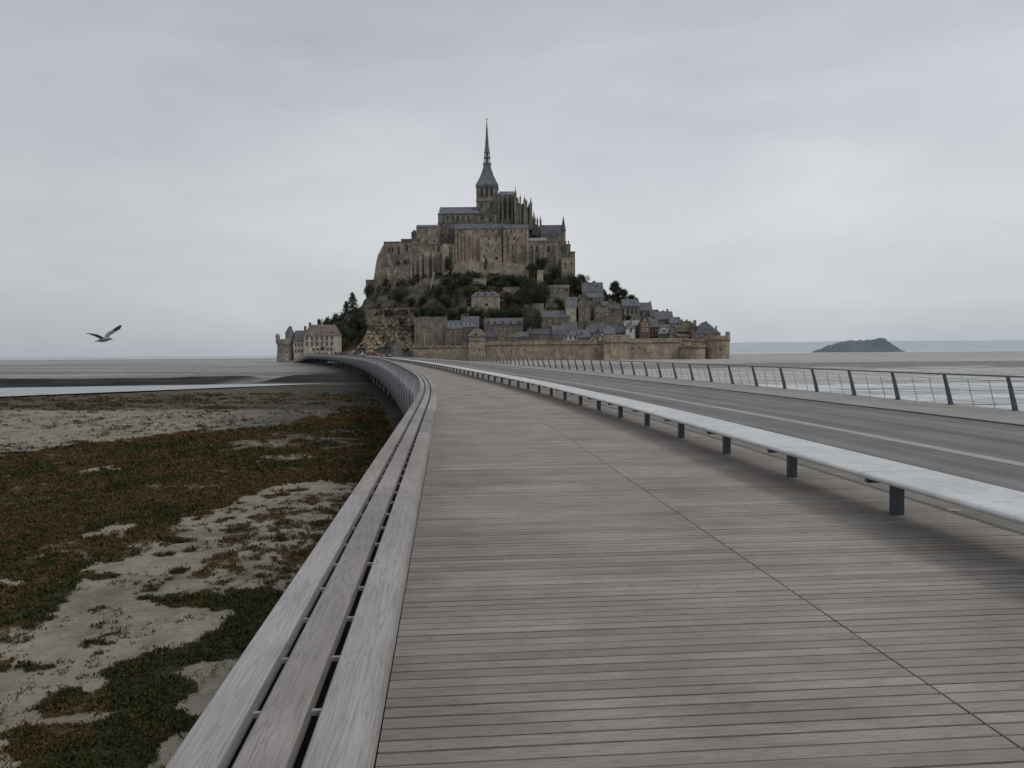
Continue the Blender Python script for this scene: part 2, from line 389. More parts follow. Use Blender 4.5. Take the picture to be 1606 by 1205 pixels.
# left balustrade with three boards
RZ = .85
LB = thing('balustrade', 'weathered three board timber rail along the left edge of boardwalk', 'railing')
def bprof(o0, o1, z0, z1, ch=.006): return [(o0, z0), (o0, z1-ch), (o0+ch, z1), (o1-ch, z1), (o1, z1-ch), (o1, z0)]
prof3 = [(-.291, RZ-.045), (-.291, RZ-.005), (-.286, RZ), (-.225, RZ), (-.200, RZ-.006), (-.183, RZ-.018), (-.172, RZ-.035), (-.167, RZ-.056), (-.167, RZ-.10), (-.19, RZ-.10)]
profs = [(bprof(-.558, -.456, RZ-.045, RZ), 7.2), (bprof(-.427, -.322, RZ-.045, RZ), 3.6), (prof3, 3.6)]
for prof, L in profs:
    rest = MB(); cnt = 0
    s = 4.60-L*math.ceil(9/L)
    while s < SMAX-6:
        near = s < 100
        t = MB() if near else rest
        sweep(t, prof[::-1], s+.002, min(s+L-.002, SMAX-6), .45 if s < 45 else 1.8, 0, random.random())
        if near: obj('rail_board', t, 'rail_wood', LB)
        s += L
    tag(obj('rail_board', rest, 'rail_wood', LB), kind='stuff')
mb = MB(); sweep(mb, [(-.53, RZ-.052), (-.53, RZ-.09), (-.21, RZ-.13), (-.21, RZ-.102)][::-1], -8, SMAX-6, 2.45); obj('gap_shade_strip', mb, 'dark_void', LB)  # added near-black strip, puts shade into the gaps between the rail boards
pin = MB(); pin.box(-.16, .20, -.006, .006, -.012, 0.0)
pm = pin.mesh('spacer_bar', ['steel_light'])
for i in range(70):
    s = .55+i*.33; x, y, z = pt(s, -.385, RZ-.030)
    link('spacer_bar', pm, LB, (x, y, z), (0, 0, ang(s)))
post = MB()
post.add([(-.62, -.03, -.2), (-.50, -.03, -.2), (-.30, -.03, RZ-.1), (-.54, -.03, RZ-.1), (-.62, .03, -.2), (-.50, .03, -.2), (-.30, .03, RZ-.1), (-.54, .03, RZ-.1)],
         [(0, 1, 2, 3), (7, 6, 5, 4), (0, 4, 5, 1), (1, 5, 6, 2), (2, 6, 7, 3), (3, 7, 4, 0)])
pm = post.mesh('post', ['steel_light']); rest = MB(); c = 0
for s in np.arange(-2, SMAX-6, 2.45):
    x, y, z = pt(s, 0)
    if c < 100: link('post', pm, LB, (x, y, z), (0, 0, ang(s)))
    else:
        A = ang(s); rest.add([(x+vx*math.cos(A)-vy*math.sin(A), y+vx*math.sin(A)+vy*math.cos(A), z+vz) for vx, vy, vz in post.v], post.f)
    c += 1
tag(obj('post', rest, 'steel_light', LB), kind='stuff')
mb = MB()
for j in range(6):
    z = .08+j*.115; q = -.60+.05*j/6
    sweep(mb, [(q-.003, z), (q+.003, z), (q, z+.006)], -8, SMAX-6, 2.45, cap=False)
obj('wire_infill', mb, 'steel_cable', LB)
# stone bench between boardwalk and road
BN = thing('long_bench', 'pale stone slab bench on dark legs between boardwalk and road', 'bench')
S0 = 7.53
bp = [(4.10, .40), (4.075, .415), (4.07, .435), (4.085, .452), (4.12, .46), (4.80, .46), (4.835, .452), (4.85, .435), (4.845, .415), (4.82, .40), (4.6, .36), (4.35, .36)]
rest = MB(); legm = MB()
legm.box(-.05, .05, -.05, .05, 0, .37); legm.box(-.32, .33, -.035, .035, .33, .375); legm.box(-.052, .052, -.052, .052, .0, .01)
lm = legm.mesh('leg', ['steel_post']); rl = MB(); c = 0
k0 = -6
for k in range(k0, int((SMAX-S0)/2.45)-3):
    s = S0+k*2.45
    t = MB() if c < 100 else rest
    sweep(t, bp[::-1], s+.009, s+2.441, .5 if k < 20 else 2.45)
    if c < 100: obj('seat_slab', t, 'bench_stone', BN)
    x, y, z = pt(s+.12, 4.52)
    if c < 100: link('leg', lm, BN, (x, y, z), (0, 0, ang(s)))
    else:
        A = ang(s); rl.add([(x+vx*math.cos(A)-vy*math.sin(A), y+vx*math.sin(A)+vy*math.cos(A), z+vz) for vx, vy, vz in legm.v], legm.f)
    c += 1
tag(obj('seat_slab', rest, 'bench_stone', BN), kind='stuff'); tag(obj('leg', rl, 'steel_post', BN), kind='stuff')
# small round markers let into the verge
plain('marker_brass', (.26, .20, .15), .6, .1)
mk = MB(); mk.lathe(0, 0, [(.07, 0), (.07, .006), (.05, .007)], 14); mk.lathe(0, 0, [(.045, .007), (.04, .0085)], 12, 1)
mm = mk.mesh('ground_light', ['marker_brass', 'marker_brass'])
for k in range(9):
    x, y, z = pt(5.3+k*2.45, 5.2, .004)
    tag(link('ground_light', mm, None, (x, y, z)), 'small round brass light set flush in the verge beside the bench', 'ground light', 'flush lights along the verge')
# right railing
RR = thing('railing', 'dark steel post and cable railing along the far side of the road', 'railing')
def rpost():
    m_ = MB(); pr = []
    for t in np.linspace(0, 1, 5):
        xx = .03-.20*t-.03*t*t; w = .072-.030*t; pr.append((xx, w, t*.90))
    rings = [[(xx-.02, -w, z), (xx+.02, -w, z), (xx+.02, w, z), (xx-.02, w, z)] for xx, w, z in pr]
    rings = [[(xx-w, -.022, z), (xx+w, -.022, z), (xx+w, .022, z), (xx-w, .022, z)] for xx, w, z in pr]
    m_.rings(rings); m_.box(-.10, .12, -.09, .09, 0, .015); return m_
pm_ = rpost(); pme = pm_.mesh('post', ['steel_post'])
bl = MB(); bl.tube([(.10, 0, -.02), (.10, 0, .12), (.04, 0, .30), (-.08, 0, .78)], .011, 6); bme = bl.mesh('baluster', ['steel_cable'])
ORR = 15.1; rp = MB(); rb = MB(); c = 0; cb_ = 0
def inst(t, src, x, y, z, A): t.add([(x+vx*math.cos(A)-vy*math.sin(A), y+vx*math.sin(A)+vy*math.cos(A), z+vz) for vx, vy, vz in src.v], src.f)
for k in range(-8, int((SMAX-22)/2.45)-2):
    s = 22.0+k*2.45; x, y, z = pt(s, ORR, .03); A = ang(s)
    if k >= -2 and c < 100: link('post', pme, RR, (x, y, z), (0, 0, A)); c += 1
    else: inst(rp, pm_, x, y, z, A)
    for q in (.82, 1.63):
        x, y, z = pt(s+q, ORR, .03); A = ang(s+q)
        if k >= -2 and cb_ < 100: link('baluster', bme, RR, (x, y, z), (0, 0, A)); cb_ += 1
        elif s < 230: inst(rb, bl, x, y, z, A)
tag(obj('post', rp, 'steel_post', RR), kind='stuff'); tag(obj('baluster', rb, 'steel_cable', RR), kind='stuff')
mb = MB(); sweep(mb, [(ORR-.25, .93), (ORR-.17, .93), (ORR-.17, .975), (ORR-.25, .975)], 0, SMAX-6, 2.45); obj('top_rail', mb, 'steel_mid', RR)
for j, z in enumerate((.18, .34, .50, .66, .82)):
    mb = MB(); q = ORR+.06-.22*(z-.1)/.8
    sweep(mb, [(q-.004, z), (q+.004, z), (q, z+.008)], 0, 200, 2.45, cap=False); obj('cable', mb, 'steel_cable', RR)
# ------------------------------------------------------------------ tidal flat
def gz(x, y):
    x = np.asarray(x, float); y = np.asarray(y, float)
    z = -4.0+1.4*sstep(120, 320, y)
    z = z+.10*(fbm(x/9, y/9, 3, 3)-.5)*sstep(4000, 300, np.hypot(x, y))
    return z
def inpoly(px, py, poly):
    inside = np.zeros(px.shape, bool); j = len(poly)-1
    for i in range(len(poly)):
        xi, yi = poly[i]; xj, yj = poly[j]
        c = ((yi > py) != (yj > py)) & (px < (xj-xi)*(py-yi)/(yj-yi+1e-12)+xi)
        inside ^= c; j = i
    return inside
def gp(pts, z=-4.0): return [tuple(on_plane(a, b, z)[:2]) for a, b in pts]
P_MAIN = gp([(-900, 820), (-300, 740), (0, 714), (60, 707), (150, 695), (250, 685), (330, 677), (440, 668), (500, 656), (560, 641), (620, 633), (720, 634), (720, 700), (640, 745), (560, 762), (520, 752),
             (470, 757), (410, 770), (372, 790), (325, 800), (330, 812), (285, 812), (276, 840), (250, 852), (235, 868), (190, 882), (140, 880), (122, 905), (132, 930), (100, 950), (75, 975), (50, 1000), (0, 1015), (-900, 1100)])
P_HOLES = [gp([(118, 838), (150, 828), (205, 824), (200, 838), (160, 843), (120, 846)]), gp([(128, 736), (190, 733), (196, 739), (140, 742)]),
           gp([(0, 905), (40, 905), (45, 920), (10, 925)])]
P_THIN = [gp([(340, 690), (420, 680), (560, 672), (600, 690), (580, 716), (420, 722), (330, 712)])]
P_LOW = gp([(85, 1072), (150, 1045), (185, 1022), (250, 1012), (300, 1000), (310, 975), (250, 955), (228, 938), (330, 925), (400, 915), (440, 905), (700, 860), (700, 1400), (240, 1400), (270, 1160), (230, 1130), (180, 1105), (115, 1115), (85, 1100)])
P_BOT = gp([(5, 1140), (60, 1128), (120, 1142), (200, 1128), (330, 1100), (420, 1150), (400, 1500), (-200, 1500), (-100, 1260), (30, 1190)])
P_RUS = gp([(290, 905), (350, 860), (395, 800), (440, 785), (560, 765), (640, 790), (520, 930), (440, 920), (330, 925)])
def clumpy(n): return np.clip((n-.5)*4+.5, 0, 1)
def veg_mask(x, y):
    # irregular edges: the outline wanders with two octaves of noise
    sc_ = np.clip(y/25, .35, 3)
    wx = x+(fbm(x/1.3, y/1.3, 4, 11)-.5)*1.6*sc_+(fbm(x/.35, y/.35, 3, 12)-.5)*.5
    wy = y+(fbm(x/1.3, y/1.3, 4, 21)-.5)*2.6*sc_+(fbm(x/.35, y/.35, 3, 22)-.5)*.6
    n1 = fbm(x/.8, y/.8, 4, 5); n2 = fbm(x/2.2, y/2.8, 4, 6)
    v = np.zeros(x.shape)
    main = inpoly(wx, wy, P_MAIN); v = np.where(main, .95-.5*clumpy(n2)*(n1 < .42), v)
    for h in P_HOLES: v = np.where(inpoly(wx, wy, h), .12, v)
    for h in P_THIN: v = np.where(inpoly(wx, wy, h) & main, np.where(n2+.3*n1 > .62, .85, .25), v)
    v = np.where(inpoly(wx, wy, P_RUS), np.maximum(v, np.where(fbm(x/.45, y/.45, 3, 7) > .54, .55, .06)), v)
    v = np.where(inpoly(wx, wy, P_LOW), np.maximum(v, np.where(n2 < .54, .92, .12)), v)
    v = np.where(inpoly(wx, wy, P_BOT), np.maximum(v, np.where(n2 < .50, .85, .12)), v)
    # lone tussocks on the bare sand
    t = fbm(x/.55, y/.55, 3, 41); t2 = fbm(x/5, y/5, 2, 42)
    lone = (t > .63+.08*np.clip((y-25)/25, 0, 1)) & (t2 > .40) & (y < 84)
    v = np.where(lone & (v < .2), .8, v)
    v = np.where(y > 84, 0, v)
    g = (y > 84) & (y < 118) & (x < 5)
    v = np.where(g, np.where(fbm(x/2.2, y/1.6, 4, 51) > .56, .55, .12), v)
    xr_ = np.interp(y, DD, XX)
    v = np.where(x > xr_-.5, 0, v)
    return v
def rust_mask(x, y):
    r = fbm(x/2.4+9, y/3.5+4, 4, 61)+.5*(fbm(x/.3, y/.4, 2, 62)-.5)+.10*sstep(14, 30, y)-.05
    r = np.where(inpoly(x, y, P_RUS), r+.2, r); r = np.where(inpoly(x, y, P_LOW), r-.10, r)
    return clumpy(r)
# sheet: a polar net, finer in front
front = np.linspace(R_(-48), R_(44), 430)
side = np.concatenate([np.linspace(R_(44), R_(312), 40)[1:-1]])
TH = np.concatenate([front, side])
r = 2.0; RS = [r]
while r < 30000: r *= 1.0155; RS.append(r)
RS = np.array(RS)
T2, R2 = np.meshgrid(TH, RS); gxx = R2*np.sin(T2); gyy = R2*np.cos(T2)
X = gxx.ravel(); Y = gyy.ravel(); Z = gz(X, Y)
nr, nth = R2.shape
ii, jj = np.meshgrid(np.arange(nr-1), np.arange(nth), indexing='ij'); j2 = (jj+1) % nth
Q = np.stack([ii*nth+jj, (ii+1)*nth+jj, (ii+1)*nth+j2, ii*nth+j2], -1).reshape(-1, 4)[:, ::-1]
xe = np.interp(Y, DD, XX, left=2, right=-140)
left = X < xe+7
def L3(a, b, t): return np.asarray(a)[None]*(1-t[:, None])+np.asarray(b)[None]*t[:, None]
sand = (.275, .25, .205); sand2 = (.22, .20, .165)
c = L3(sand2, sand, fbm(X/3, Y/3, 4, 71))
wet = np.full(X.shape, .05)
# brown shingly band, then channel, dark bank, pale flats
w = (fbm(X/14, Y/6, 3, 77)-.5)
band = sstep(83, 87, Y+w*6)
c = c*(1-band[:, None])+L3((.075, .062, .047), (.13, .11, .085), fbm(X/2.5, Y/1.8, 4, 72))*band[:, None]
flat_n = fbm(X/60, Y/13, 4, 73)
flats = L3((.20, .20, .185), (.33, .325, .305), clumpy(flat_n))
f = sstep(146, 152, Y+w*4); c = c*(1-f[:, None])+flats*f[:, None]
bankL = sstep(.0, 1, (1-np.abs((Y-163-(fbm(X/30, Y/90, 2, 81)-.5)*16)/17))*2.2)*(X < -30)*left
bank2 = sstep(.0, 1, (1-np.abs((Y-172+.25*(X+36)-(fbm(X/11, Y/60, 2, 82)-.5)*20)/20))*1.8)*(X > -54)*(X < 6)*left
gapm = 1-sstep(0, 1, 1-np.abs((X+54)/5.5))
bk = np.clip(np.maximum(bankL, bank2)*gapm, 0, 1)*(.75+.4*fbm(X/7, Y/3, 3, 83)); bk = np.clip(bk, 0, 1)
c = c*(1-bk[:, None])+np.asarray((.016, .018, .016))[None]*bk[:, None]
Z = Z+bk*.9*sstep(150, 175, Y)
far = sstep(240, 700, Y)
stripe = clumpy(fbm(X/500, Y/45*(1+0*Y), 4, 91))
c = c*(1-.75*far[:, None])+(L3((.28, .28, .27), (.47, .47, .465), stripe))*(.75*far[:, None])
wet = np.where(left & (Y > 152), .05+.30*clumpy(fbm(X/80+5, Y/18, 3, 92)), wet)
# right of the bridge: wet bright sand, dark bank, pale sand
rg = ~left & (X > 0)
cr = L3((.38, .38, .365), (.47, .475, .465), clumpy(fbm(X/35, Y/5.5, 4, 93)))
wr = clumpy(fbm(X/60, Y/7, 3, 94)+.05)
c = np.where(rg[:, None], cr, c); wet = np.where(rg, wr*.9*sstep(170, 120, Y), wet)
dk = sstep(225, 240, Y+w*60)*sstep(330, 300, Y+w*60)*rg*.8
c = c*(1-dk[:, None])+L3((.17, .175, .15), (.23, .23, .20), fbm(X/30, Y/12, 3, 95))*dk[:, None]
fr = (sstep(330, 380, Y)*rg)[:, None]
c = c*(1-fr)+L3((.36, .36, .345), (.44, .44, .43), clumpy(fbm(X/300, Y/60, 3, 96)))*fr
# damp mud under the bridge, with the deck's shade painted into its colour
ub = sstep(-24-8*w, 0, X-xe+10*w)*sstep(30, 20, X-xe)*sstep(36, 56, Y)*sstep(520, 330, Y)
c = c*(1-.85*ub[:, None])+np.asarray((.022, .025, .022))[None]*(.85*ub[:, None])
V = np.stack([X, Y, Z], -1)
me = None
m, nt, b = newmat('tidal_ground'); n = N(nt); p = n.pos()
base = n.attr('base', 'Color'); wetA = n.attr('wet'); veg = n.attr('veg'); rust = n.attr('rust')
f1 = n.noise(p, 9, 5, .7); f2 = n.noise(p, 1.1, 5, .65); f3 = n.noise(p, 30, 3, .7)
cc = n.mix(1.0, base, n.ramp(f2, [(.3, (.72, .71, .69)), (.7, (1.16, 1.15, 1.14))]), 'MULTIPLY')
cc = n.mix(1.0, cc, n.ramp(f1, [(.3, (.78, .77, .75)), (.6, (1.1, 1.1, 1.1))]), 'MULTIPLY')
damp = n.noise(p, .38, 5, .7, .6); cc = n.mix(1.0, cc, n.ramp(damp, [(.36, (.66, .66, .66)), (.5, (1, 1, 1)), (.7, (1.12, 1.11, 1.09))]), 'MULTIPLY')
vf = n.math('ADD', veg, n.math('MULTIPLY', n.math('SUBTRACT', f1, .5), .9))
vf = n.ramp(vf, [(.42, 0.0), (.60, .93)])
vc = n.mix(n.ramp(n.math('ADD', rust, n.math('MULTIPLY', n.math('SUBTRACT', f2, .5), 1.0)), [(.4, 0.0), (.65, 1.0)]), (.034, .035, .014), (.074, .047, .021))
vc = n.mix(1.0, vc, n.ramp(f3, [(.3, .5), (.7, 1.6)]), 'MULTIPLY')
cc = n.mix(vf, cc, vc)
n.l(cc, b.inputs['Base Color'])
rr_ = n.ramp(n.math('ADD', wetA, n.math('MULTIPLY', n.math('SUBTRACT', f2, .5), .3)), [(.3, .85), (.6, .22)])
n.l(rr_, b.inputs['Roughness']); n.l(n.ramp(rr_, [(.22, .5), (.8, .06)]), b.inputs['Specular IOR Level'])
n.bump(n.math('ADD', f1, n.math('MULTIPLY', f3, .4)), .35, .05, b); M['tidal_ground'] = m
me = np_mesh('ground', V, Q, ['tidal_ground'])
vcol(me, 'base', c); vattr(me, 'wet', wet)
near = (Y > 2) & (Y < 125) & left
vg = np.zeros(X.shape); vg[near] = veg_mask(X[near], Y[near]); rm = np.zeros(X.shape); rm[near] = rust_mask(X[near], Y[near])
vattr(me, 'veg', vg); vattr(me, 'rust', rm)
tag(link('ground', me), kind='structure')
# water
def water(name, c0, rough, sc0):
    m, nt, b = newmat(name); n = N(nt); p = n.pos(sc0)
    f = n.noise(p, 1, 4, .6); n.l(n.ramp(f, [(.35, tuple(x*.8 for x in c0)), (.65, tuple(x*1.15 for x in c0))]), b.inputs['Base Color'])
    b.inputs['Roughness'].default_value = rough; b.inputs['Specular IOR Level'].default_value = .8; n.bump(f, .15, .1, b); M[name] = m
water('channel_water', (.16, .165, .165), .25, (.5, 1.6, 1)); water('sea_water', (.22, .235, .24), .25, (.004, .03, 1))
def sheet(name, pts, z, mat, wob=0, seed=0):
    pts2 = []
    k = len(pts)
    for i in range(k):
        a = pts[i]; b_ = pts[(i+1) % k]; q = 14
        for t in range(q):
            x = a[0]+(b_[0]-a[0])*t/q; y = a[1]+(b_[1]-a[1])*t/q
            w_ = (float(fbm([x/6], [y/6], 3, seed)[0])-.5)*wob
            pts2.append((x+w_, y+w_, z))
    bm = bmesh.new(); f = bm.faces.new([bm.verts.new(p) for p in pts2]); bmesh.ops.triangulate(bm, faces=[f])
    me = bpy.data.meshes.new(name); bm.to_mesh(me); bm.free(); me.materials.append(M[mat]); o = link(name, me)
    if o.data.polygons[0].normal.z < 0: o.data.flip_normals()
    return tag(o, kind='structure')
zc = -3.78
sheet('tidal_channel', [(-150, 40), (-98, 83), (-73, 109), (-60, 124), (-46, 141), (-36, 152), (-46, 153), (-64, 150), (-92, 142), (-130, 118), (-190, 70)], zc, 'channel_water', 3, 5)
for i, pl in enumerate([
                        [(46, 118), (80, 108), (140, 116), (110, 125), (60, 124)], [(34, 88), (60, 80), (96, 86), (60, 94)], [(60, 150), (120, 140), (190, 150), (120, 162)],
                        [(160, 372), (330, 360), (520, 395), (300, 402)]]):
    zz = float(gz(np.array([pl[0][0]]), np.array([pl[0][1]]))[0])
    zz = -4+1.4*float(sstep(120, 320, np.mean([q[1] for q in pl])))+.035
    sheet('tidal_pool', pl, zz, 'channel_water', 8, 7+i)
sx_ = [-26000, -12000, -5000, -2200, -1400, -900, -600, -300, 0, 200, 450, 700, 1500, 3000, 6000, 14000, 26000]
sy_ = [1500, 1100, 800, 800, 950, 1050, 1120, 1150, 1200, 1300, 1500, 1900, 2400, 2600, 2500, 2200, 2000]
mb = MB()
for i in range(len(sx_)-1):
    for (a0, a1, b0, b1) in ((sy_[i], sy_[i+1], 9000, 9000), (9000, 9000, 28000, 28000)):
        mb.add([(sx_[i], a0, -2.45), (sx_[i+1], a1, -2.45), (sx_[i+1], b1, -2.45), (sx_[i], b0, -2.45)], [(0, 1, 2, 3)])
tag(obj('sea', mb, 'sea_water'), kind='structure')
# ------------------------------------------------------------------ saltmarsh plants, one matted cover
pts = []
def samp(nm, y0, y1):
    u = rng.random(nm); yy = y0*(y1/y0)**u                    # density falls with distance
    xx = -yy*rng.uniform(-.02, .80, nm)-1.0
    v = veg_mask(xx, yy); k = rng.random(nm) < np.where(v > .15, v**1.5, .04*(fbm(xx/.9, yy/.9, 3, 47) > .5))*(.25+1.1*sstep(.34, .58, fbm(xx/.28, yy/.28, 3, 44)))
    k &= xx < np.interp(yy, DD, XX)-.9
    return xx[k], yy[k]
xa, ya = samp(360000, 8.5, 118)
nc = len(xa); za = gz(xa, ya); ru = rust_mask(xa, ya)
K = 9
sz = rng.uniform(.011, .028, nc)*(1+ya/19)*np.where(rng.random(nc) < .1, 1.5, 1)
a = rng.uniform(0, 2*np.pi, (nc, K)); tilt = rng.uniform(.3, 1.45, (nc, K)); Lh = sz[:, None]*rng.uniform(.5, 1.5, (nc, K)); wd = Lh*rng.uniform(.45, .8, (nc, K))
jx = rng.normal(0, 1, (nc, K))*sz[:, None]*1.1; jy = rng.normal(0, 1, (nc, K))*sz[:, None]*1.1
bx_ = xa[:, None]+jx; by_ = ya[:, None]+jy; bz_ = za[:, None]-.01+np.zeros((nc, K))+sz[:, None]*rng.uniform(0, .9, (nc, K))
dx, dy = np.cos(a), np.sin(a)
tx_ = bx_+dx*np.sin(tilt)*Lh; ty_ = by_+dy*np.sin(tilt)*Lh; tz_ = bz_+np.cos(tilt)*Lh
V = np.stack([np.stack([bx_-dy*wd*.5, by_+dx*wd*.5, bz_], -1), np.stack([bx_+dy*wd*.5, by_-dx*wd*.5, bz_], -1), np.stack([tx_, ty_, tz_], -1)], 2).reshape(-1, 3)
T = np.arange(len(V)).reshape(-1, 3)
m, nt, b = newmat('marsh_leaf'); n = N(nt)
rust = n.attr('rust'); vr = n.attr('var')
cc = n.mix(n.ramp(n.math('ADD', rust, n.math('MULTIPLY', n.math('SUBTRACT', vr, .5), .5)), [(.38, 0.0), (.68, 1.0)]), (.040, .042, .016), (.080, .053, .024))
cc = n.mix(1.0, cc, n.ramp(vr, [(0, .45), (1, 1.7)]), 'MULTIPLY'); n.l(cc, b.inputs['Base Color']); b.inputs['Roughness'].default_value = .9; b.inputs['Specular IOR Level'].default_value = .05; M['marsh_leaf'] = m
me = np_mesh('saltmarsh_plants', V, T, ['marsh_leaf'], False)
vattr(me, 'rust', np.repeat(ru, K*3)); vattr(me, 'var', np.repeat(np.clip(rng.random((nc, K))*.6+rng.random((nc, 1))*.4, 0, 1).ravel(), 3))
tag(link('saltmarsh_plants', me), 'low matted olive and rust coloured saltmarsh plants on the sand', 'saltmarsh plants', kind='stuff')
# ------------------------------------------------------------------ the rock
RIDGES = [
 (497, [(430, 580), (1160, 580)]),
 (503, [(436, 577), (470, 566), (520, 562), (560, 557), (640, 556), (700, 553), (900, 550), (1100, 550), (1135, 560), (1150, 577)]),
 (515, [(440, 577), (470, 562), (535, 550), (560, 546), (600, 545), (645, 545), (700, 546), (900, 546), (1100, 548), (1135, 560), (1148, 577)]),
 (530, [(465, 577), (480, 556), (530, 543), (560, 528), (578, 505), (640, 492), (652, 500), (700, 503), (850, 520), (950, 525), (1050, 534), (1110, 545), (1135, 560), (1146, 577)]),
 (545, [(480, 577), (500, 545), (530, 530), (560, 507), (600, 480), (640, 468), (700, 478), (850, 494), (900, 503), (960, 508), (1020, 520), (1080, 530), (1125, 555), (1140, 577)]),
 (565, [(500, 577), (520, 530), (550, 500), (575, 470), (600, 455), (660, 440), (720, 444), (850, 455), (900, 466), (960, 485), (1010, 500), (1060, 515), (1110, 545), (1130, 577)]),
 (582, [(510, 577), (530, 520), (560, 493), (578, 466), (594, 442), (650, 430), (720, 425), (850, 428), (905, 440), (940, 455), (980, 475), (1020, 492), (1060, 510), (1100, 540), (1120, 577)]),
 (605, [(520, 577), (545, 520), (575, 480), (592, 442), (610, 420), (880, 420), (905, 438), (950, 465), (1000, 492), (1050, 522), (1100, 577)]),
 (650, [(540, 577), (570, 520), (600, 450), (880, 450), (950, 500), (1050, 577)]),
 (700, [(540, 578), (1050, 578)])]
ry = [r_[0] for r_ in RIDGES]; rxz = []
for Y_, pl in RIDGES:
    P = [at(a, b_, Y_) for a, b_ in pl]; rxz.append((np.array([p[0] for p in P]), np.array([p[2] for p in P])))
def hill(x, y):
    x = np.asarray(x, float); y = np.asarray(y, float)
    zs = np.stack([np.interp(x, a, b_, left=-6, right=-6) for a, b_ in rxz])
    out = np.full(x.shape, -6.0)
    for i in range(len(ry)-1):
        k = (y >= ry[i]) & (y <= ry[i+1]); t = (y-ry[i])/(ry[i+1]-ry[i])
        out = np.where(k, zs[i]*(1-t)+zs[i+1]*t, out)
    return out
hx = np.arange(-160, 170, 1.1); hy = np.arange(497, 700, 1.1)
gx, gy = np.meshgrid(hx, hy); zz = hill(gx, gy)
amp = np.clip((zz+3)/18, 0, 1)
ribs = (np.abs(fbm(gx/3.2, gy/30+2, 3, 121)-.5)*14-2)*sstep(20, 40, zz)*sstep(-48, -62, gx)
zz = zz+ribs
zz = zz+amp*((fbm(gx/14, gy/14, 4, 101)-.5)*7+(np.abs(fbm(gx/4, gy/4, 3, 102)-.5))*3.5-.8)
ny, nx = gx.shape; V = np.stack([gx.ravel(), gy.ravel(), zz.ravel()], -1)
ii, jj = np.meshgrid(np.arange(ny-1), np.arange(nx-1), indexing='ij')
Q = np.stack([ii*nx+jj, ii*nx+jj+1, (ii+1)*nx+jj+1, (ii+1)*nx+jj], -1).reshape(-1, 4)
def rockmat(name, c0, c1, c2, green):
    m, nt, b = newmat(name); n = N(nt); p = n.pos()
    f = n.noise(p, .35, 6, .7, .4); g = n.noise(p, .08, 4, .6); v = n.n('ShaderNodeTexVoronoi', feature='DISTANCE_TO_EDGE'); v.inputs['Scale'].default_value = .35
    w = n.mix(.3, p, n.n('ShaderNodeTexNoise').outputs['Color'], 'ADD'); n.l(p, v.inputs['Vector'])
    c = n.ramp(f, [(.3, c0), (.5, c1), (.68, c2)])
    c = n.mix(n.ramp(v.outputs['Distance'], [(0, .4), (.1, 0)]), c, tuple(x*.35 for x in c0))
    if green: c = n.mix(n.ramp(n.math('ADD', g, n.math('MULTIPLY', f, .5)), [(.70, 0.0), (.82, .85)]), c, green)
    n.l(c, b.inputs['Base Color']); b.inputs['Roughness'].default_value = .95; n.bump(f, .9, 1.5, b); M[name] = m
rockmat('hill_rock', (.075, .062, .048), (.125, .105, .08), (.21, .175, .135), (.04, .042, .026))
rockmat('cliff_rock', (.13, .11, .088), (.25, .215, .165), (.50, .44, .35), None)
me = np_mesh('hill', V, Q, ['hill_rock']); tag(link('hill', me), kind='structure')
m = M['cliff_rock']; nt = m.node_tree; n = N(nt); b = nt.nodes['Principled BSDF']; src = b.inputs['Base Color'].links[0].from_socket
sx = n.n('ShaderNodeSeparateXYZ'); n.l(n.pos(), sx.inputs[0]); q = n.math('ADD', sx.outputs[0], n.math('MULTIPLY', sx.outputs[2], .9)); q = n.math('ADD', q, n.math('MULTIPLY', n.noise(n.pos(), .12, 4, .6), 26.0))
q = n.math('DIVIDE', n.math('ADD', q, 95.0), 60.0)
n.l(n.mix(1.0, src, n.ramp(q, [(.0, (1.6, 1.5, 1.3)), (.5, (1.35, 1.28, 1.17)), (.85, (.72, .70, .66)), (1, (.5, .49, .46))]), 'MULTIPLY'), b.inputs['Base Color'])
# pale broken cliff beside the causeway
ex = np.arange(536, 650, .55); ey = np.arange(480, 566, .7)
cx, cy = np.meshgrid(ex, ey)
top = np.interp(cx, [536, 548, 560, 572, 580, 592, 600, 647], [566, 553, 545, 528, 506, 486, 484, 483])
cyc = np.maximum(cy, top)
dpt = 503+(566-cyc)*.22+np.clip((cx-640)/6, 0, 2)*3
dn = (fbm(cx/10, cyc/13, 4, 111)-.5)*16+np.abs(fbm(cx/4+cyc/9, cyc/6, 4, 112)-.5)*13-1
V = np.array([list(at(a, b_, d_)) for a, b_, d_ in zip(cx.ravel(), cyc.ravel(), (dpt-dn*.7).ravel())])
ny, nx = cx.shape; ii, jj = np.meshgrid(np.arange(ny-1), np.arange(nx-1), indexing='ij')
Q = np.stack([ii*nx+jj, (ii+1)*nx+jj, (ii+1)*nx+jj+1, ii*nx+jj+1], -1).reshape(-1, 4)
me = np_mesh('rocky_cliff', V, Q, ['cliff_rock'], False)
tag(link('rocky_cliff', me), 'pale broken rock cliff rising behind the bus and walkers', 'cliff')
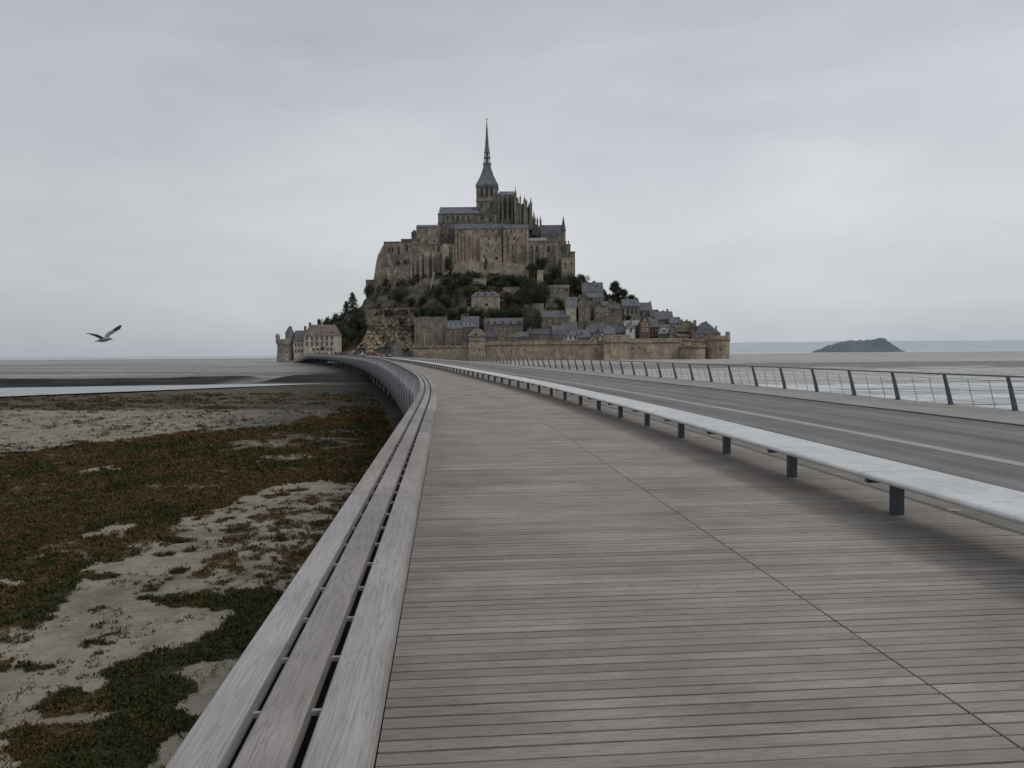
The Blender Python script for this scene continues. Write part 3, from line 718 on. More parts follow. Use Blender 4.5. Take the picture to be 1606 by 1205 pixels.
# ------------------------------------------------------------------ buildings
WIN = {}
def winmesh(w, h, kind):
    key = (round(w, 1), round(h, 1), kind)
    if key in WIN: return WIN[key]
    w, h = max(key[0], .3), max(key[1], .3); mb = MB()
    fr = dict(s=('window_surround', 'window_glass'), w=('white_paint', 'window_glass'), d=('abbey_stone_pale', 'window_dark'), a=('abbey_stone', 'window_dark'),
              A=('church_stone', 'window_dark'), p=('window_surround', 'window_glass_pale'), n=('abbey_stone_dark', 'window_dark'))[kind]
    if kind in 'aAdn':
        k = 5; hw = w/2; pa = [(-hw, -h/2), (hw, -h/2)]+[(hw*math.cos(t), h/2-hw+1.35*hw*math.sin(t)) for t in np.linspace(0, math.pi, 7)]
        mb.prism_y([(x*1.18, z*1.10) for x, z in pa], -.16, .1, 0)
        mb.prism_y(pa, -.19, -.165, 1)
    else:
        f = .16
        mb.box(-w/2-f, -w/2, -.16, .1, -h/2, h/2); mb.box(w/2, w/2+f, -.16, .1, -h/2, h/2)
        mb.box(-w/2-f, w/2+f, -.18, .1, h/2, h/2+f*1.3); mb.box(-w/2-f-.05, w/2+f+.05, -.26, .1, -h/2-f, -h/2)
        mb.box(-w/2, w/2, -.06, .08, -h/2, h/2, 1)
        mb.box(-.05, .05, -.10, -.062, -h/2, h/2, 0)
    WIN[key] = mb.mesh('window', list(fr)); return WIN[key]
def grid(x0, x1, n_, ys, w, h, k='s'):
    return [(x0+(x1-x0)*(i/(n_-1) if n_ > 1 else 0), y, w, h, k) for y in ys for i in range(n_)]
class B: pass
def hillD(px, yb, D):
    ys = np.arange(504, D+1, 1.0); P = [at(px, yb, float(y_)) for y_ in ys]
    h_ = hill(np.array([p[0] for p in P]), ys); k_ = np.nonzero(h_ > np.array([p[2] for p in P])+.3)[0]
    return float(min(D, ys[k_[0]]-.5)) if len(k_) else D
def building(name, label, x0, x1, yb, ye, yr, D, dep, roof='gx', wall='house_stone', rm='slate', wins=(), chim=(), cat='house', group=None, yaw=0, under=7, butt=(), dorm=(), inset=None, eave=.35, cm='house_stone'):
    if 'abbey' not in cat and D > 512: D = hillD((x0+x1)/2, yb, D)
    mpp = D/FPX; xc = (x0+x1)/2; P0 = at(xc, yb, D); w = (x1-x0)*mpp; h = (yb-ye)*mpp; hr = (yb-yr)*mpp
    t = thing(name, label, cat, P0, R_(yaw), group); hw = w/2; u = -under
    mb = MB()
    if roof == 'gx': mb.prism_x([(0, u), (dep, u), (dep, h), (dep/2, hr-.05), (0, h)], -hw, hw)
    elif roof == 'gy': mb.prism_y([(-hw, u), (hw, u), (hw, h), (0, hr-.05), (-hw, h)], 0, dep)
    else: mb.box(-hw, hw, 0, dep, u, h)
    obj('wall', mb, wall, t)
    rb = MB(); e = eave; T = .22
    if roof == 'gx':
        sl = (hr-h)/(dep/2)
        rb.prism_x([(-e, h-e*sl+.04), (dep/2, hr+.04), (dep+e, h-e*sl+.04), (dep+e, h-e*sl+T+.04), (dep/2, hr+T+.06), (-e, h-e*sl+T+.04)], -hw-.25, hw+.25)
    elif roof == 'gy':
        sl = (hr-h)/hw
        rb.prism_y([(-hw-e, h-e*sl+.04), (0, hr+.04), (hw+e, h-e*sl+.04), (hw+e, h-e*sl+T+.04), (0, hr+T+.06), (-hw-e, h-e*sl+T+.04)], -.25, dep+.25)
    elif roof in ('hip', 'pyr'):
        ins = (hw if roof == 'pyr' else (inset if inset is not None else min(hw*.95, dep/2)))
        a = [(-hw-e, -e, h), (hw+e, -e, h), (hw+e, dep+e, h), (-hw-e, dep+e, h)]
        r1, r2 = (-hw+ins, dep/2, hr), (hw-ins+.01, dep/2, hr)
        vs = a+[r1, r2]+[(p[0], p[1], h-.2) for p in a]
        rb.add(vs, [(0, 1, 5, 4), (1, 2, 5), (2, 3, 4, 5), (3, 0, 4), (0, 6, 7, 1), (1, 7, 8, 2), (2, 8, 9, 3), (3, 9, 6, 0), (6, 9, 8, 7)])
    elif roof == 'flat':
        rb.box(-hw-.2, hw+.2, -.2, dep+.2, h, h+max(.3, hr-h))
    elif roof == 'crenel':
        rb.box(-hw-.15, hw+.15, -.15, dep+.15, h, h+.4)
        x = -hw
        while x < hw-.5: rb.box(x, x+.9, -.15, .3, h+.403, h+1.2); x += 1.7
    elif roof == 'shed':      # rises toward the back
        rb.prism_x([(-e, h-.05), (dep+.2, hr-.05), (dep+.2, hr+T), (-e, h+T)], -hw-.2, hw+.2)
        k = MB(); k.prism_x([(.05, h-.1), (dep, h-.1), (dep, hr-.06)], -hw+.02, hw-.02); obj('gable', k, wall, t)
    ro = obj('roof', rb, rm, t)
    for (px, py0, pw, ph) in [(c if len(c) == 4 else (c[0], c[1], 3, 5)) for c in chim]:
        cb = MB(); cw = pw*mpp; z0 = min(h, hr)-.5 if py0 is None else (yb-py0-ph)*mpp; ztop = (yb-py0)*mpp; xx = (px-xc)*mpp
        cb.box(xx-cw/2, xx+cw/2, dep/2-.6, dep/2+.6, min(z0, h-.3), ztop-.3); cb.box(xx-cw/2-.12, xx+cw/2+.12, dep/2-.72, dep/2+.72, ztop-.297, ztop)
        for q in (-.25, .25): cb.lathe(xx+q*cw, dep/2, [(.16, ztop), (.13, ztop+.45)], 6, 1)
        obj('chimney', cb, [cm, 'red_brick'], ro)
    for wv in wins:
        px, py, ww, wh = wv[:4]; k = wv[4] if len(wv) > 4 else 's'
        link('window', winmesh(ww*mpp, wh*mpp, k), t, ((px-xc)*mpp, 0, (yb-py)*mpp))
    for (px, pw, yt, proj) in butt:
        bb = MB(); xx = (px-xc)*mpp; zt = (yb-yt)*mpp; bw = pw*mpp/2
        bb.prism_x([(-proj*1.25, u), (0.05, u), (.05, zt), (-proj*.25, zt-.6), (-proj*.8, zt-2.6), (-proj, zt-3)], xx-bw, xx+bw)
        obj('buttress', bb, wall, t)
    for (px, py, pw, ph, mt) in dorm:       # dormer: little gabled box on the front slope
        xx = (px-xc)*mpp; z = (yb-py)*mpp; dw = pw*mpp/2; dh = ph*mpp/2; db = MB()
        y_ = (z-dh-h)/(hr-h)*dep/2-.15 if hr > h else 0
        y_ = max(-.1, y_)
        db.prism_y([(xx-dw, z-dh), (xx+dw, z-dh), (xx+dw, z+dh*.5), (xx, z+dh*1.3), (xx-dw, z+dh*.5)], y_, y_+2.2)
        db.box(xx-dw*.5, xx+dw*.5, y_-.05, y_+.1, z-dh*.7, z+dh*.45, 1)
        db.prism_y([(xx-dw-.15, z+dh*.45), (xx, z+dh*1.3+.04), (xx+dw+.15, z+dh*.45), (xx+dw+.15, z+dh*.45+.18), (xx, z+dh*1.3+.25), (xx-dw-.15, z+dh*.45+.18)], y_-.15, y_+2.3, 2)
        obj('dormer', db, [mt, 'window_glass', rm], ro)
    t['_'] = 0; del t['_']
    return t
W = grid
# ---- abbey: lower west wing, middle wing, nave, tower, choir, great south block, east wing
building('abbey_wing', 'lowest abbey wing at the left end with arched openings', 602.5, 646, 440, 381, 379.5, 580, 18, 'flat', 'abbey_stone', 'slate', under=12, cat='abbey building',
         wins=[(611, 392, 2.6, 8, 'd'), (617, 392, 2.6, 8, 'd'), (626, 394, 3.5, 13, 'd'), (639, 390, 3.5, 9, 'n'), (625, 413, 7, 6, 'n'), (636, 412, 6, 6, 'n'), (615, 404, 1.5, 3, 'a'), (633, 402, 1.5, 3, 'a')],
         butt=[(604, 3, 398, 1.6), (610, 3.6, 424, 2.4), (620, 3.6, 422, 2.6), (646, 3, 400, 2)], yaw=-4)
building('abbey_wing', 'small stepped slate topped abbey wall above the arched wing', 630, 655, 440, 378, 375.5, 584, 14, 'flat', 'abbey_stone', 'slate', under=10, cat='abbey building')
# sloping rock buttress at the extreme left
def mass(name, label, pts, D, dep, mat, cat='wall', yaw=0):
    P = [at(a, b_, D) for a, b_ in pts]; c = at(sum(a for a, _ in pts)/len(pts), max(b_ for _, b_ in pts), D)
    mb = MB(); mb.prism_y([(p[0]-c[0], p[2]-c[2]) for p in P], 0, dep)
    bm = bmesh.new(); me = mb.mesh('t', [mat]); bm.from_mesh(me); bmesh.ops.recalc_face_normals(bm, faces=bm.faces); bm.to_mesh(me); bm.free(); me.name = name
    o = link(name, me, None, tuple(c), (0, 0, R_(yaw))); tag(o, label, cat); return o
mass('retaining_wall', 'leaning bulging stone wall under the abbey\'s far left corner', [(603, 381), (597, 392), (592, 402), (589, 417), (587, 432), (583, 450), (578, 466), (605, 470), (625, 440)], 579, 16, 'abbey_stone')
building('abbey_wing', 'tall buttressed abbey wing stepping up left of the great block', 654, 689, 446, 357, 352, 588, 14, 'gx', 'abbey_stone', 'slate_blue', under=12, cat='abbey building',
         wins=[(658, 379, 2, 3.5, 'a'), (663, 372, 1.5, 2, 'a'), (682, 379, 2, 3, 'a')], butt=[(667, 2.5, 390, 2.2), (675, 3, 366, 2.6)])
building('abbey_turret', 'narrow slate capped stair turret left of the tall wing', 646, 654.5, 440, 366, 360, 589, 6, 'hip', 'abbey_stone_dark', 'slate_blue', under=8, cat='abbey building', wins=[(649, 370, 2, 3, 'n'), (650, 376, 1.8, 4, 'n')])
building('abbey_wing', 'brown middle abbey wall with rounded projections and one deep window', 646, 714, 446, 384, 381, 582, 10, 'shed', 'abbey_stone', 'abbey_stone', under=12, cat='abbey building',
         wins=[(688.5, 391, 2.8, 9, 'n'), (681, 390, 2, 3, 'a'), (671, 401, 3.5, 2, 'a'), (692, 402, 2, 3, 'a'), (658, 379, 2, 3, 'a')],
         butt=[(652, 4, 410, 2), (661, 4.5, 402, 3), (670, 7, 396, 3.2), (680, 3.4, 398, 2.6), (712, 3, 384, 2)])
mb = MB(); P = at(698.5, 420, 579); mb.lathe(0, 0, [(2.6, -6), (2.5, 14), (2.2, 15.6), (1.2, 16.6), (.2, 17)], 14); tag(obj('stair_turret', mb, 'abbey_stone_pale', None, False, tuple(P)), 'pale round topped turret in the dark recess', 'turret')
building('abbey_wing', 'dark recessed abbey wall below the left end of the nave', 688, 716, 446, 352, 350, 594, 8, 'flat', 'abbey_stone_dark', 'slate', under=8, cat='abbey building',
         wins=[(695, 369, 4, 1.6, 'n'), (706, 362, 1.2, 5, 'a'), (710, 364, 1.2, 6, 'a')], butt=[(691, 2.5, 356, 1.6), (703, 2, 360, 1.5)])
CH = dict(cat='abbey church')
nv = building('abbey_nave', 'long slate roofed church nave left of the bell tower', 690, 752, 440, 336, 323.5, 602, 18, 'gx', 'church_stone', 'slate_blue', under=4, eave=.6, cat='abbey church',
         wins=[(x, 343, 1.6, 5, 'A') for x in (703, 711, 719, 727, 735)], butt=[(x, 1.6, 338, 1.2) for x in (699, 707, 715, 723, 731, 739)])
building('nave_porch', 'lower gabled west end of the nave with stepped roofline', 688, 695, 440, 337, 331, 600, 10, 'hip', 'church_stone', 'slate', under=4, cat='abbey church')
building('transept', 'steep gabled transept projecting beneath the bell tower', 752, 778, 420, 345, 336, 596, 8, 'gy', 'church_stone', 'slate_dark', under=4, cat='abbey church',
         wins=[(757, 341, 4, 8, 'n'), (770, 345, 4, 7, 'n')], butt=[(752.5, 2, 340, 1.5), (764, 2, 346, 2), (778, 2.4, 338, 1.8)])
# bell tower
D = 606; mpp = D/FPX; P0 = at(764.3, 350, D)
TW = thing('bell_tower', 'square stone bell tower with tall green spire and gilded statue', 'bell tower', P0)
z = lambda py: (350-py)*mpp
hw = 16.4*mpp; mb = MB(); mb.box(-hw, hw, 0, 2*hw, -12, z(294))
for q in (-1, 1): mb.box(q*hw-.9*(q > 0)-.2, q*hw+.9*(q < 0)+.2, -.35, 1, -12, z(296))
obj('wall', mb, 'church_stone', TW)
mb = MB(); mb.box(-hw-.6, hw+.6, -.6, 2*hw+.6, z(294), z(291)); obj('cornice', mb, 'abbey_stone_dark', TW)
mb = MB(); mb.box(-hw-.5, hw+.5, -.5, 2*hw+.5, z(315.5), z(313.8)); obj('string_course', mb, 'abbey_stone_pale', TW)
for x in (-8.2, 0, 7.2):
    link('window', winmesh(3.6*mpp, 13*mpp, 'n'), TW, (x*mpp, -.05, z(302)))
for x in (-8.7, 6.5): link('window', winmesh(2.6*mpp, 7*mpp, 'n'), TW, (x*mpp, -.05, z(321.5)))
link('window', winmesh(2*mpp, 4*mpp, 'n'), TW, (-12*mpp, -.05, z(330)))
SPm = MB()
def sq(hx_, zz_): return [(-hx_, hw-hx_, zz_), (hx_, hw-hx_, zz_), (hx_, hw+hx_, zz_), (-hx_, hw+hx_, zz_)]
prof = [(17.6, 291), (13.4, 282.5), (10.0, 275), (7.9, 268.5), (6.2, 262), (5.6, 257)]
SPm.rings([sq(a*mpp, z(b_)) for a, b_ in prof])
SP = obj('spire', SPm, 'copper_green', TW)
mb = MB(); mb.lathe(0, hw, [(6.6*mpp, z(257)), (7*mpp, z(255.5)), (5.2*mpp, z(254))], 8, 0, math.pi/8)
mb.lathe(0, hw, [(3.0*mpp, z(254)), (2.8*mpp, z(237))], 8, 0, math.pi/8)
for j in range(8):
    a = j*math.pi/4+math.pi/8
    mb.tube([(4.9*mpp*math.cos(a), hw+4.9*mpp*math.sin(a), z(254.5)), (4.1*mpp*math.cos(a), hw+4.1*mpp*math.sin(a), z(236))], .28, 5)
    mb.tube([(6.4*mpp*math.cos(a), hw+6.4*mpp*math.sin(a), z(256)), (6.2*mpp*math.cos(a), hw+6.2*mpp*math.sin(a), z(250.5))], [.3, .03], 5)
    mb.tube([(5.2*mpp*math.cos(a), hw+5.2*mpp*math.sin(a), z(246)), (4.8*mpp*math.cos(a), hw+4.8*mpp*math.sin(a), z(240))], [.25, .03], 5)
mb.lathe(0, hw, [(5.2*mpp, z(246.5)), (5.3*mpp, z(245.3)), (4.8*mpp, z(244.6))], 8, 0, math.pi/8)
mb.lathe(0, hw, [(4.7*mpp, z(238)), (4.8*mpp, z(236.6)), (4*mpp, z(235.8))], 8, 0, math.pi/8)
obj('lantern', mb, 'copper_green', SP)
mb = MB(); mb.lathe(0, hw, [(4.0*mpp, z(236)), (2.9*mpp, z(226)), (1.8*mpp, z(210)), (.8*mpp, z(193)), (.4*mpp, z(189))], 8, 0, math.pi/8)
for k in range(9):
    zz_ = 233-k*4.6; rr = (3.7-k*.33)*mpp
    for j in range(8): a = j*math.pi/4+math.pi/8; mb.tube([(rr*math.cos(a), hw+rr*math.sin(a), z(zz_)), ((rr+.35)*math.cos(a), hw+(rr+.35)*math.sin(a), z(zz_-.8))], [.16, .02], 4)
obj('needle', mb, 'copper_green', SP)
mb = MB(); c_ = z(189)
mb.tube([(0, hw, c_), (0, hw, c_+.8), (0, hw, c_+1.7), (0, hw, c_+2.1)], [.35, .3, .38, .16], 8)
mb.lathe(0, hw, [(.02, c_+2.1), (.2, c_+2.25), (.18, c_+2.5), (.02, c_+2.6)], 8)
for q in (-1, 1): mb.prism_y([(q*.15, c_+1.4), (q*1.15, c_+2.6), (q*.9, c_+1.7), (q*.3, c_+.9)], hw-.05, hw+.05)
mb.tube([(.2, hw, c_+1.7), (.5, hw, c_+2.3), (.55, hw, c_+3.1)], [.1, .07, .03], 5)
obj('statue', mb, 'gold', SP)
mb = MB()
for x, zt in ((-6, 281), (7.5, 271)):
    mb.box(x*mpp-.5, x*mpp+.5, hw-12*mpp if x < 0 else hw-9*mpp, hw, z(zt+3), z(zt)); mb.lathe(x*mpp, hw-9*mpp, [(.8, z(zt)), (.03, z(zt-4))], 4)
obj('spire_dormer', mb, 'copper_green', SP)
# choir with buttresses and pinnacles
building('choir', 'tall gothic choir with hipped slate roof right of the tower', 781, 810, 420, 307, 299, 602, 14, 'hip', 'church_stone', 'slate_blue', under=4, inset=1.6, cat='abbey church', chim=(),
         wins=[(x, 330, 2.6, 26, 'n') for x in (793, 800.5, 807)]+[(786, 335, 2.4, 18, 'n')], butt=[(x, 1.8, 305, 2.4) for x in (789, 796.5, 804)])
mb = MB()
PIN = [(782.5, 322, 332), (786.5, 314, 322), (796, 306, 313), (804, 300, 309)]
def pinnacle_set(name, label, lst, D, mat='church_stone', group='stone pinnacles around the choir'):
    for (px, ytop, ybase, w_, yb_) in lst:
        mpp = D/FPX; P = at(px, yb_, D); hh = (yb_-ybase)*mpp; hp = (yb_-ytop)*mpp; r_ = w_*mpp/2
        t = thing(name, label, 'pinnacle', P, 0, group)
        k = MB(); k.box(-r_, r_, 0, 2*r_*1.6, -2, hh); k.box(-r_*1.15, r_*1.15, -r_*.2, 2*r_*1.7, hh, hh+.35); obj('pier', k, mat, t)
        k = MB(); k.lathe(0, r_*1.5, [(r_*1.1, hh+.35), (r_*.6, hh+(hp-hh)*.5), (.06, hp)], 4, 0, math.pi/4)
        for q in (-1, 1): k.lathe(q*r_*.9, r_*.3, [(r_*.3, hh+.35), (.04, hh+(hp-hh)*.45)], 4, 0, math.pi/4)
        obj('spirelet', k, mat, t)
pinnacle_set('pinnacle', 'slender stone pinnacle on a buttress pier of the choir', [
    (808.6, 292, 306, 3.6, 352), (816.2, 304, 312, 2.6, 350), (812.5, 308, 315, 2.4, 350), (823, 306.5, 316, 3.6, 352), (826, 312, 318, 2.6, 352), (832.8, 308, 322, 4.2, 356)], 597)
pinnacle_set('pinnacle', 'stout buttress pier with short spirelet stepping down right of choir', [(829.5, 318, 328, 4.5, 358), (837.5, 330, 346, 5.5, 366), (820, 318, 322, 4.5, 352), (815, 320, 323, 4, 352)], 599, 'abbey_stone_dark', 'stepped piers right of the choir')
pinnacle_set('pinnacle', 'small twin spire standing in the gap before the east wing', [(843, 337, 347.5, 2.6, 372), (848, 337, 348, 2.8, 372)], 594, 'abbey_stone_dark', 'twin small spires')
# flying buttress screens
for i, (xa_, ya_, xb_, yb_2, d_) in enumerate([(809, 314, 824, 327, 598.5), (812, 322, 833, 339, 600), (810, 334, 826, 346, 601)]):
    pts_ = [(xa_, ya_), (xb_, yb_2), (xb_, yb_2+4), ((xa_+xb_)/2+1, (ya_+yb_2)/2+3.4), (xa_, ya_+4.5)]
    mass('flying_buttress', ['highest stone flying buttress sloping off the choir', 'middle stone flying buttress sloping off the choir', 'lowest stone flying buttress sloping off the choir'][i], pts_, d_, .8, 'church_stone', 'flying buttress')
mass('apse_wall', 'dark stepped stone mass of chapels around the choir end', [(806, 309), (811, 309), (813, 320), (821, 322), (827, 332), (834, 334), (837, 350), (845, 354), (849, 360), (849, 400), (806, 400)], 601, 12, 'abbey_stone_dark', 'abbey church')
# great south block in sections
building('abbey_block', 'great brown abbey block with long grey roof and vertical buttresses', 713.5, 793, 428, 359.5, 350, 582, 16, 'gx', 'abbey_stone_warm', 'slate', under=7, cat='abbey building',
         wins=[(724, 364, 1.4, 2.4, 'a'), (749, 364, 1.6, 3, 'a'), (764, 363.5, 1.6, 3, 'a'), (773.5, 363.5, 1.6, 3, 'a'), (783, 364, 1.4, 3, 'a')],
         butt=[(716, 2.4, 362, 1.2), (721, 2, 366, .9), (727, 2, 366, .9), (733, 2, 366, .9), (739, 2, 368, .9), (745, 2.2, 372, 1.0)], chim=[(719, 347, 2, 4), (740, 349, 1.4, 2)])
building('abbey_annex', 'paler square abbey projection with rows of slit windows', 753.5, 787, 428, 371.5, 370.5, 579.5, 3, 'flat', 'abbey_stone_pale', 'abbey_stone', under=7, cat='abbey building',
         wins=[(767, 375, 1.5, 4, 'a'), (779, 374, 1.5, 5, 'a'), (766.5, 385, 1.3, 4, 'a'), (781.5, 385, 1.3, 4, 'a'), (752+4, 390, 1.3, 4, 'a'), (764, 393, 1.2, 4, 'a'), (777, 393.5, 1.4, 5, 'a'), (760, 403, 2.2, 3, 'a'), (779, 405, 5, 2, 'n')])
building('abbey_block', 'right hand section of the great block with four window columns', 790, 829.5, 428, 359, 350.5, 578, 18, 'gx', 'abbey_stone_warm', 'slate', under=7, cat='abbey building',
         wins=[(802.5, 363, 1.5, 4, 'a'), (808, 363, 1.5, 4, 'a'), (819, 363, 1.5, 4, 'a'), (807, 375, 2, 4, 'a'), (816, 373, 1.4, 4, 'a'), (804.5, 388, 1.6, 5, 'a'), (819, 388, 1.6, 5, 'a'), (804.5, 402, 1.6, 5, 'a'), (822, 402, 1.4, 4, 'a'),
               (806, 412, 1.4, 3, 'a'), (797, 376, 1.2, 6, 'a'), (813, 377, 1.2, 4, 'a')], butt=[(791.5, 3, 361, 1.5), (799.5, 1.6, 366, .8), (811, 1.6, 366, .8), (827.5, 3, 362, 1.4)], chim=[(793, 347.5, 1.6, 4)])
building('abbey_wing', 'pale slate roofed lean-to between block and east wing', 829, 857, 432, 378.5, 372.5, 581, 6, 'shed', 'abbey_stone', 'roof_pale', under=5, cat='abbey building',
         wins=[(834, 388, 1.5, 4, 'a'), (842, 391, 2, 9, 'n')], butt=[(848, 4, 384, 2.2), (838, 2, 386, 1.6)])
building('abbey_wing', 'east abbey wing with steep dark roof ending at the slim turret', 849, 885, 432, 369, 352.5, 590, 12, 'gx', 'abbey_stone', 'slate_dark', under=5, cat='abbey building', wins=[(x, 373, 1.3, 3, 'a') for x in (856, 862, 868, 874)], dorm=[(866, 368, 3, 4, 'abbey_stone_pale'), (875, 368, 3, 4, 'abbey_stone_pale')])
building('abbey_wing', 'tall plain abbey wall with pale buttress below the east wing', 856, 888.5, 432, 380, 376, 583, 10, 'shed', 'abbey_stone', 'slate', under=5, cat='abbey building',
         wins=[(861, 392, 4, 8, 'n'), (882, 390, 3, 9, 'n')], butt=[(873, 4.2, 380, 2.6)])
mb = MB(); P = at(884, 432, 584); mpp = 584/FPX
mb.lathe(0, 0, [(3.4*mpp, -4), (3.4*mpp, (432-364)*mpp), (3.9*mpp, (432-363.5)*mpp)], 12); t = thing('abbey_turret', 'slim round turret with needle roof at the right end of the abbey', 'turret', P); obj('wall', mb, 'abbey_stone_dark', t)
mb = MB(); mb.lathe(0, 0, [(4.2*mpp, (432-363)*mpp), (2.2*mpp, (432-352)*mpp), (.05, (432-339.5)*mpp)], 12); obj('roof', mb, 'slate_dark', t)
building('gatehouse', 'stepped brown abbey gatehouse at the far right edge', 887.5, 895, 436, 385, 383.5, 582, 8, 'flat', 'abbey_stone_dark', 'abbey_stone', under=5, cat='abbey building', chim=[(892.5, 378, 1.6, 8)])
building('gatehouse', 'square corner gatehouse tower ending the abbey on the right', 894, 902, 438, 396.5, 395, 581, 8, 'flat', 'abbey_stone', 'abbey_stone_dark', under=6, cat='abbey building')
building('gatehouse', 'pale reddish stone guard house beneath the corner tower', 880.5, 900.5, 436, 406, 404.5, 577, 5, 'flat', 'abbey_stone_warm', 'abbey_stone_pale', under=5, cat='abbey building', wins=[(887.5, 414, 1.8, 5, 'a'), (897, 413, 1.6, 4, 'a'), (888, 420, 1.6, 3, 'n')])
mass('retaining_wall', 'crumbling plinth of rock and masonry under the great block', [(707, 430), (716, 410), (790, 412), (829, 416), (830, 434), (707, 436)], 577, 6, 'abbey_stone_pale')
mass('stair_ramp', 'thin pale hoist ramp running straight down the rock face', [(679.5, 427), (682, 427), (673.5, 466), (671, 466)], 560, 1.0, 'abbey_stone_pale', 'ramp')
# ---- terraces and village
def terr(label, x0, x1, yb, yt, D, mat='house_stone', dep=4, cat='terrace wall'):
    if D > 530: D = hillD((x0+x1)/2, yb, D)
    P = at((x0+x1)/2, yb, D); mpp = D/FPX; w = (x1-x0)*mpp/2; h = (yb-yt)*mpp; mb = MB()
    k = max(2, int(w/2)); u = -w
    mb.box(-w, w, 0, dep, -5, h-.35); mb.box(-w-.15, w+.15, -.15, dep, h-.347, h); tag(obj('terrace_wall', mb, mat, None, False, tuple(P)), label, cat)
terr('high grey terrace wall left of the hotel', 650, 701, 545, 497, 514, 'house_stone')
terr('ivy edged long terrace wall above the hotel roofs', 640, 755, 486, 481.5, 545, 'house_grey', 3)
terr('reddish upper garden terrace wall below the great block', 752, 815, 457, 450.5, 562, 'abbey_stone_warm', 3)
terr('rust tinted lower garden wall beside the round tree', 788, 822, 480, 473.5, 552, 'red_brick', 3)
terr('thin pale garden parapet just below the tall dark tree', 822, 853, 480, 476, 550, 'roof_pale', 3)
terr('small square stone lookout block above the dark tree', 842.5, 852, 437, 424, 566, 'abbey_stone_pale', 4)
terr('mossy retaining wall under the half timbered houses', 921, 948, 510, 503, 531, 'house_stone', 3)
terr('flat topped pale terrace in front of the chimney cottage', 948, 976, 505, 495.5, 532, 'house_stone', 3)
terr('left stone retaining wall at the foot of the trees', 573, 594, 503, 485, 527, 'house_stone', 5)
terr('ruined pale garden wall high on the slope', 742, 763, 449, 437, 565, 'abbey_stone_pale', 2)
terr('dark square blockhouse wall beside the bus', 612.5, 629, 553, 538.5, 497, 'house_grey', 4)
terr('dark ledge wall jutting from the left rock shoulder', 574, 588, 467, 439, 574, 'abbey_stone_dark', 5)
H = building
H('hotel', 'cream and grey hotel with blue mansard and three dormers, left half', 699, 724.5, 545, 515.5, 503, 511, 11, 'gx', 'house_stone', 'slate_blue', W(703, 720, 3, (521, 529, 537), 1.9, 4, 's')+[(710, 541, 4, 5, 's')], [(724, 494, 2.6, 8)], 'hotel', dorm=[(704, 510, 3, 5, 'white_paint'), (711, 510, 3, 5, 'white_paint'), (718, 510, 3, 5, 'white_paint')])
H('hotel', 'taller gabled hotel wing with white dormers and pale shopfront', 723.5, 751, 545, 513, 496.5, 512, 12, 'gx', 'house_grey', 'slate_blue', W(728, 746, 3, (519, 528), 1.9, 4, 's')+[(729, 540, 6, 6, 'p'), (741, 540, 4, 4, 's')], [(727, 492.5, 3, 8), (733, 493, 2, 5)], 'hotel', dorm=[(728, 509, 3, 5, 'white_paint'), (734, 509, 3, 5, 'white_paint'), (740, 509, 3, 5, 'white_paint'), (736, 502, 2.4, 3, 'white_paint'), (743, 502, 2.4, 3, 'white_paint')])
H('long_house', 'long low house with slate roof and five small gabled dormers', 759, 820.5, 532, 509, 499, 524, 12, 'gx', 'house_stone', 'slate', W(764, 814, 7, (514, 520), 1.4, 3, 's'), [(761, 497, 2, 4)], dorm=[(x, 506.5, 4, 4, 'house_stone') for x in (766, 777, 789, 801, 813)])
H('gate_lodge', 'steep brown roofed lodge rising behind the square rampart tower', 735, 762, 536, 527, 516, 503, 8, 'hip', 'house_stone', 'roof_brown', [(746.5, 525, 3, 5, 'n')], [(740.5, 515, 2, 4, )], inset=3)
H('cottage', 'dark low cottage roof just right of the lodge', 762, 782, 536, 528, 519, 508, 8, 'gx', 'house_grey', 'slate_dark', W(766, 778, 2, (531,), 1.8, 2.4, 's'), [(765, 517, 1.6, 3)])
H('cottage', 'brown gabled cottage behind the rampart facing the water', 779, 798, 536, 528, 518, 507, 8, 'gy', 'house_stone', 'roof_brown', [(788, 526, 2, 3, 's')])
H('cottage', 'low ochre cottage with twin small lights on its roof', 796, 812, 536, 529, 523, 506, 8, 'gx', 'house_stone', 'roof_moss', W(800, 808, 2, (532,), 1.6, 2, 'p'), [(803, 521, 1.5, 3)])
H('cottage', 'grey shed roofed cottage left of the rounded dark tree', 810, 829, 536, 528, 521, 508, 8, 'gx', 'house_grey', 'slate', W(814, 824, 3, (531,), 1.4, 2.4, 's'), [(826, 519, 1.8, 4)])
H('cottage', 'plain stone cottage tucked under the rounded dark tree', 828, 868, 537, 524, 516, 511, 9, 'gx', 'house_stone', 'slate_dark', W(834, 862, 4, (529,), 1.6, 2.6, 's'), [(832, 513.5, 2, 4), (858, 514, 2, 4)])
H('villa', 'cream villa with violet slate hipped roof and four pale windows', 739.5, 784, 485, 465.5, 457, 556, 12, 'hip', 'abbey_stone_pale', 'slate_blue', [(748, 471, 2, 5, 'p'), (758, 471, 2.4, 5, 'w'), (768, 471, 2.4, 5, 'w'), (778, 471, 2, 5, 'p'), (763, 478, 5, 3, 'n')], [(752, 454.5, 2, 4), (771, 454.5, 2, 4)], 'villa', inset=3, dorm=[(750, 462, 2.6, 3, 'slate'), (761, 462, 2.6, 3, 'slate'), (772, 462, 2.6, 3, 'slate')])
H('stone_house', 'broad yellowish stone house under a flat pale roof', 859, 893, 480, 451.5, 447.5, 561, 10, 'flat', 'house_stone', 'roof_pale', [(867, 458, 2, 4, 's'), (874, 459, 2, 4, 's'), (889, 455, 2.6, 3, 'n'), (864, 466, 2, 3, 's'), (875, 464, 2.4, 3, 'p')], [(872, 445, 1.8, 4)])
